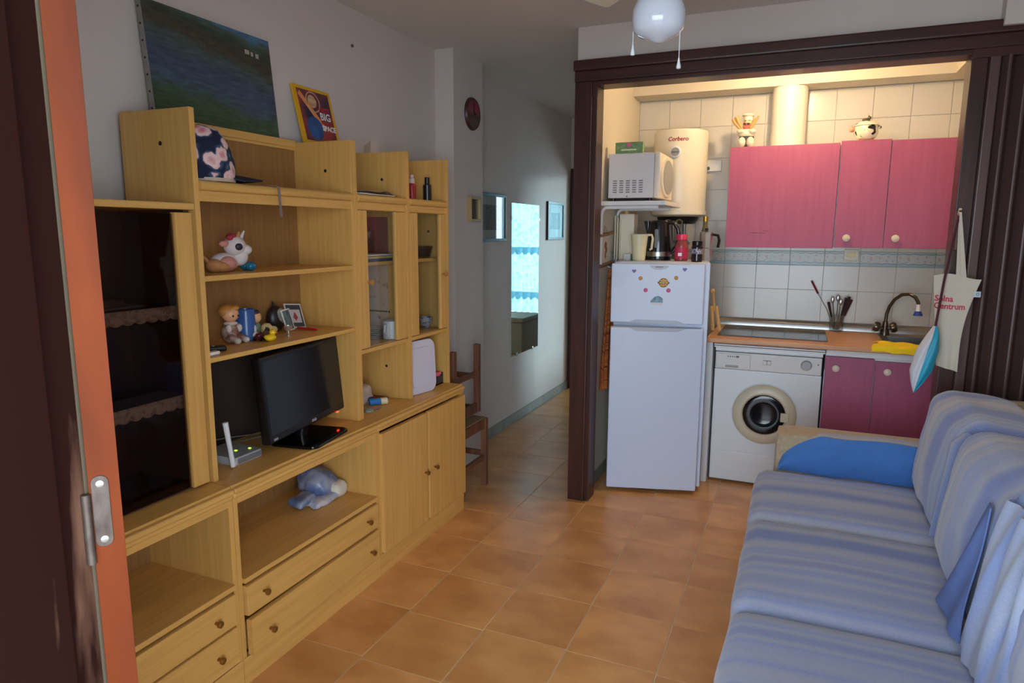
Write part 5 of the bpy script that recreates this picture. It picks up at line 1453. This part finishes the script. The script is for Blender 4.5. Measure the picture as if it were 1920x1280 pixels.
cu2 = thing('patterned_teacup', 'grey patterned teacup behind the glass door', 'cup', (-1.80, 2.93, SC_))
obj('body', LATHE(new(), [(.016, 0), (.02, .004), (.018, .010), (.032, .03), (.036, .058), (.033, .058), (.028, .03), (0, .014)], (-1.785, 3.045, SC_), seg=24), M('teacup_grey', (170, 172, 182), .25, col2=(96, 100, 124), scale=(60, 60, 60), contrast=(.4, .5)), cu2)
obj('handle', TUBE(new(), [(-1.785, 3.079, SC_ + .05), (-1.78, 3.100, SC_ + .045), (-1.785, 3.073, SC_ + .02)], .004, 8), MATS['teacup_grey'], cu2)
BT = .7005
sg = thing('plastic_bag', 'crumpled clear plastic bag of oddments in the niche above the wooden door', 'bag', (-1.86, 2.47, BT))
obj('bag', CUSH(new(), (-1.855, 2.56, BT + .038), (.045, .06, .037), .03, 10, (0, 0, .01), None, .02, 14.0, 3.0), M('cloudy_plastic', (176, 166, 164), .3), sg, 80)
obj('knot', ELL(new(), (-1.87, 2.52, BT + .098), (.016, .014, .016), None, 8, 6), M('knot_pale', (196, 178, 160), .5), sg)
pl_ = thing('torch', 'blue and white torch lying in the niche', 'torch', (-1.77, 2.57, BT))
obj('body', TUBE(new(), [(-1.80, 2.545, BT + .016), (-1.765, 2.585, BT + .016)], .016, 12), M('torch_blue', (40, 120, 190), .35), pl_)
obj('tail', TUBE(new(), [(-1.825, 2.55, BT + .022), (-1.80, 2.58, BT + .03)], .008, 8), M('torch_navy', (30, 44, 84), .4), pl_)
obj('head', TUBE(new(), [(-1.765, 2.585, BT + .016), (-1.745, 2.608, BT + .016)], [.016, .0165], 12), cream_pl, pl_)
tag(obj('red_notebook', B(new(), -1.90, -1.80, 2.60, 2.70, BT, BT + .01, .002), M('notebook_red', (130, 50, 44), .6)), 'dull red notebook lying at the back of the niche', 'notebook')
jw = thing('trinket', 'small green and silver trinket on the edge of the unit top', 'trinket', (-1.745, 2.465, BT))
obj('disc', LATHE(new(), [(.024, 0), (.022, .006), (.014, .012), (0, .013)], (-1.745, 2.46, BT), seg=16), M('trinket_green', (86, 112, 100), .3, col2=(170, 176, 170), scale=(90, 90, 90)), jw)
obj('chain', TUBE(new(), [(-1.735, 2.485, BT + .003), (-1.72, 2.51, BT + .003), (-1.73, 2.535, BT + .003)], .002, 6), steel_m, jw)
ld_ = thing('box_lid', 'large white plastic box lid standing on edge in the end niche', 'lid', (0, 0, 0))
o1 = RRECT(-.105, .105, .001, .268, .045)
lidm = M('lid_white', (208, 206, 224), .35)
obj('panel', PRISM(new(), o1, 0, -.004, .004, .002), lidm, ld_)
obj('rim', PRISM(new(), RRECT(-.104, .104, .002, .267, .044), 0, -.018, -.004, .001), lidm, ld_)
obj('raised_panel', PRISM(new(), RRECT(-.070, .070, .036, .232, .022), 0, .004, .008, .003), lidm, ld_)
place(ld_, (-1.702, 2.858, BT), R(-12), 0, R(-3))
dbx = thing('dark_tray', 'dark open tray in the end niche', 'tray', (-1.79, 3.05, BT))
obj('tray', B(B(B(B(B(new(), -1.90, -1.72, 2.985, 3.105, BT, BT + .006), -1.90, -1.72, 2.985, 2.990, BT, BT + .06), -1.90, -1.72, 3.100, 3.105, BT, BT + .06), -1.725, -1.72, 2.99, 3.10, BT, BT + .045), -1.90, -1.895, 2.99, 3.10, BT, BT + .06), M('tray_dark', (50, 52, 50), .5), dbx)
for k, (x, y) in enumerate(((-1.752, 3.040), (-1.742, 3.078))):
    t = thing('pink_toy', 'small coral pink toy lying in the dark tray', 'toy', (x, y, BT + .006), 'pink toys in the tray')
    obj('body', ELL(ELL(new(), (x, y, BT + .045), (.018, .017, .020)), (x + .010, y + .012, BT + .056), (.010, .010, .010), None, 8, 6), pink_m, t)
    obj('feet', ELL(ELL(new(), (x + .006, y - .010, BT + .020), (.008, .008, .0145), None, 8, 6), (x + .006, y + .010, BT + .020), (.008, .008, .0145), None, 8, 6), pink_m, t)
# nappy pack in the lower niche of the middle unit
NB = .3765
nb = thing('nappy_bag', 'torn blue and white plastic pack lying in the niche under the television', 'pack', (-1.79, 2.15, NB))
obj('pack', CUSH(new(), (-1.855, 2.225, NB + .052), (.085, .068, .050), .042, 14, (.0, .012, .010), Matrix.Rotation(R(-8), 3, 'X').to_quaternion(), .020, 11.0, 5.0), M('pack_blue', (92, 108, 150), .3, col2=(156, 164, 186), scale=(14, 14, 14), contrast=(.42, .6)), nb, 80)
obj('white_end', CUSH(new(), (-1.775, 2.252, NB + .033), (.040, .045, .027), .024, 12, (0, 0, .006), None, .007, 14.0, 2.0), M('nappy_white', (222, 212, 196), .7), nb, 80)
obj('loose_film', CUSH(new(), (-1.795, 2.170, NB + .016), (.055, .085, .014), .012, 14, (0, 0, .005), None, .013, 17.0, 9.0), M('film_pale', (168, 174, 196), .25, col2=(206, 204, 210), scale=(18, 18, 18)), nb, 80)
obj('torn_edge', CUSH(new(), (-1.825, 2.095, NB + .034), (.040, .050, .014), .012, 12, (0, 0, .0), Matrix.Rotation(R(6), 3, 'X').to_quaternion(), .012, 19.0, 4.0), MATS['pack_blue'], nb, 80)

# ================================================================== stools in the corner
def stool(name, label, x0, x1, y0, y1, h):
    t = thing(name, label, 'stool', (0, 0, 0), 'stacked rush-seat stools')
    w, d = x1 - x0, y1 - y0; k = .017
    for sx in (-1, 1):
        for sy in (-1, 1):
            cx_, cy_ = sx * (w / 2 - k), sy * (d / 2 - k)
            obj('leg', B(new(), cx_ - k, cx_ + k, cy_ - k, cy_ + k, 0, h - .002, .003), stool_m, t)
    for zz, th in ((h - .06, .055), (.16, .032)):
        for sx in (-1, 1): obj('rail', B(new(), sx * (w / 2 - k) - .010, sx * (w / 2 - k) + .010, -d / 2 + 2 * k, d / 2 - 2 * k, zz, zz + th, .003), stool_m, t)
        for sy in (-1, 1): obj('rail', B(new(), -w / 2 + 2 * k, w / 2 - 2 * k, sy * (d / 2 - k) - .010, sy * (d / 2 - k) + .010, zz + .02, zz + th + .0 if zz > .3 else zz + th + .02, .003), stool_m, t)
    obj('seat', B(new(), -w / 2 + .012, w / 2 - .012, -d / 2 + .012, d / 2 - .012, h - .004, h + .006, .004), rush_m, t)
    return t


s1 = stool('rush_stool', 'wooden rush-seat stool standing upright at the end of the oak units', -1.985, -1.650, 3.175, 3.520, .415)
place(s1, (-1.815, 3.348, 0))
s2 = stool('rush_stool', 'wooden rush-seat stool upturned on top of the other stool', -2.0, -1.70, 3.24, 3.58, .415)
place(s2, (-1.872, 3.405, .4225 + .421), 0, PI, 0)

# ================================================================== pillar and hall walls
ck = thing('wall_clock', 'round painted plate clock with a red and brown face on the pillar', 'clock', (-1.91, 3.842, 2.11))
obj('plate', LATHE(new(), [(.097, 0), (.097, .008), (.090, .018), (.080, .016), (0, .014)], (-1.9098, 3.842, 2.207), (1, 0, 0), 36), M('clock_rim', (70, 40, 36), .4), ck)
fcm, N, L, p = nodes_of('clock_face', .3)
tc = N.new('ShaderNodeTexCoord'); sp = N.new('ShaderNodeSeparateXYZ'); L.new(tc.outputs['Object'], sp.inputs[0])
n1 = N.new('ShaderNodeTexNoise'); n1.inputs['Scale'].default_value = 30; L.new(tc.outputs['Object'], n1.inputs['Vector'])
a1 = N.new('ShaderNodeMath'); a1.operation = 'MULTIPLY_ADD'; a1.inputs[1].default_value = .03; L.new(n1.outputs['Fac'], a1.inputs[0]); L.new(sp.outputs['Z'], a1.inputs[2])
sd = N.new('ShaderNodeMath'); sd.operation = 'DIVIDE'; sd.inputs[1].default_value = .18; L.new(a1.outputs[0], sd.inputs[0])
rf = ramp(N, [(.0, (96, 84, 66)), (.38, (92, 76, 60)), (.45, (70, 46, 40)), (.55, (120, 70, 62)), (.75, (150, 60, 84)), (1, (110, 40, 60))]); L.new(sd.outputs[0], rf.inputs[0]); L.new(rf.outputs[0], p.inputs['Base Color'])
obj('face', LATHE(new(), [(.084, .012), (.084, .0175), (0, .0175)], (-1.9098, 3.842, 2.207), (1, 0, 0), 32), fcm, ck)
obj('hand', B(new(), -1.8915, -1.890, 3.838, 3.846, 2.205, 2.270), black_pl, ck)
obj('hand', B(new(), -1.8915, -1.890, 3.838, 3.872, 2.203, 2.211), black_pl, ck)


def framed(name, label, x, y0, y1, z0, z1, fw, fm, mount, pic, th=.018, mw=.03):
    t = thing(name, label, 'picture', (x, (y0 + y1) / 2, z0))
    b = new()
    for a in ((y0, y1, z0, z0 + fw), (y0, y1, z1 - fw, z1), (y0, y0 + fw, z0 + fw, z1 - fw), (y1 - fw, y1, z0 + fw, z1 - fw)): B(b, x, x + th, *a, .002)
    obj('frame', b, fm, t)
    obj('mount', B(new(), x + .001, x + .006, y0 + fw, y1 - fw, z0 + fw, z1 - fw), mount, t)
    obj('picture', B(new(), x + .006, x + .007, y0 + fw + mw, y1 - fw - mw, z0 + fw + mw, z1 - fw - mw), pic, t)
    obj('glass', B(new(), x + .010, x + .012, y0 + fw, y1 - fw, z0 + fw, z1 - fw), clear_gl, t)
    return t


mount_m = M('picture_mount', (206, 208, 204), .8)
etch = M('grey_etching', (166, 168, 164), .8, col2=(110, 112, 112), scale=(40, 40, 40), detail=6)
framed('small_gilt_frame', 'small gilt-framed dark picture on the pillar below the clock', -1.9098, 3.775, 3.925, 1.563, 1.713, .014, M('gilt', (190, 164, 116), .4, metal=.3), M('dark_mount', (64, 42, 38), .6), M('dark_print', (44, 30, 30), .5, col2=(96, 66, 56), scale=(30, 30, 30)), .028, .02)
framed('framed_print', 'black-framed pale print partly behind the pillar in the hall', -2.0298, 4.09, 4.62, 1.432, 1.765, .020, black_pl, mount_m, etch, .018, .06)
framed('framed_print', 'black-framed etching on the hall wall beyond the mirror', -2.0298, 5.515, 5.935, 1.432, 1.760, .022, black_pl, mount_m, etch, .018, .07)
mi = thing('hall_mirror', 'tall frameless mirror on metal clips on the hall wall', 'mirror', (-2.03, 5.03, .54))
obj('glass', B(new(), -2.0295, -2.0235, 4.742, 5.322, .540, 1.716, .001), mirror_m, mi)
for y, z in ((4.744, 1.60), (5.320, 1.60), (4.86, .542), (5.20, .542)):
    obj('clip', B(new(), -2.0295, -2.020, y - .012, y + .012, z - .012, z + .012, .003), steel_m, mi)
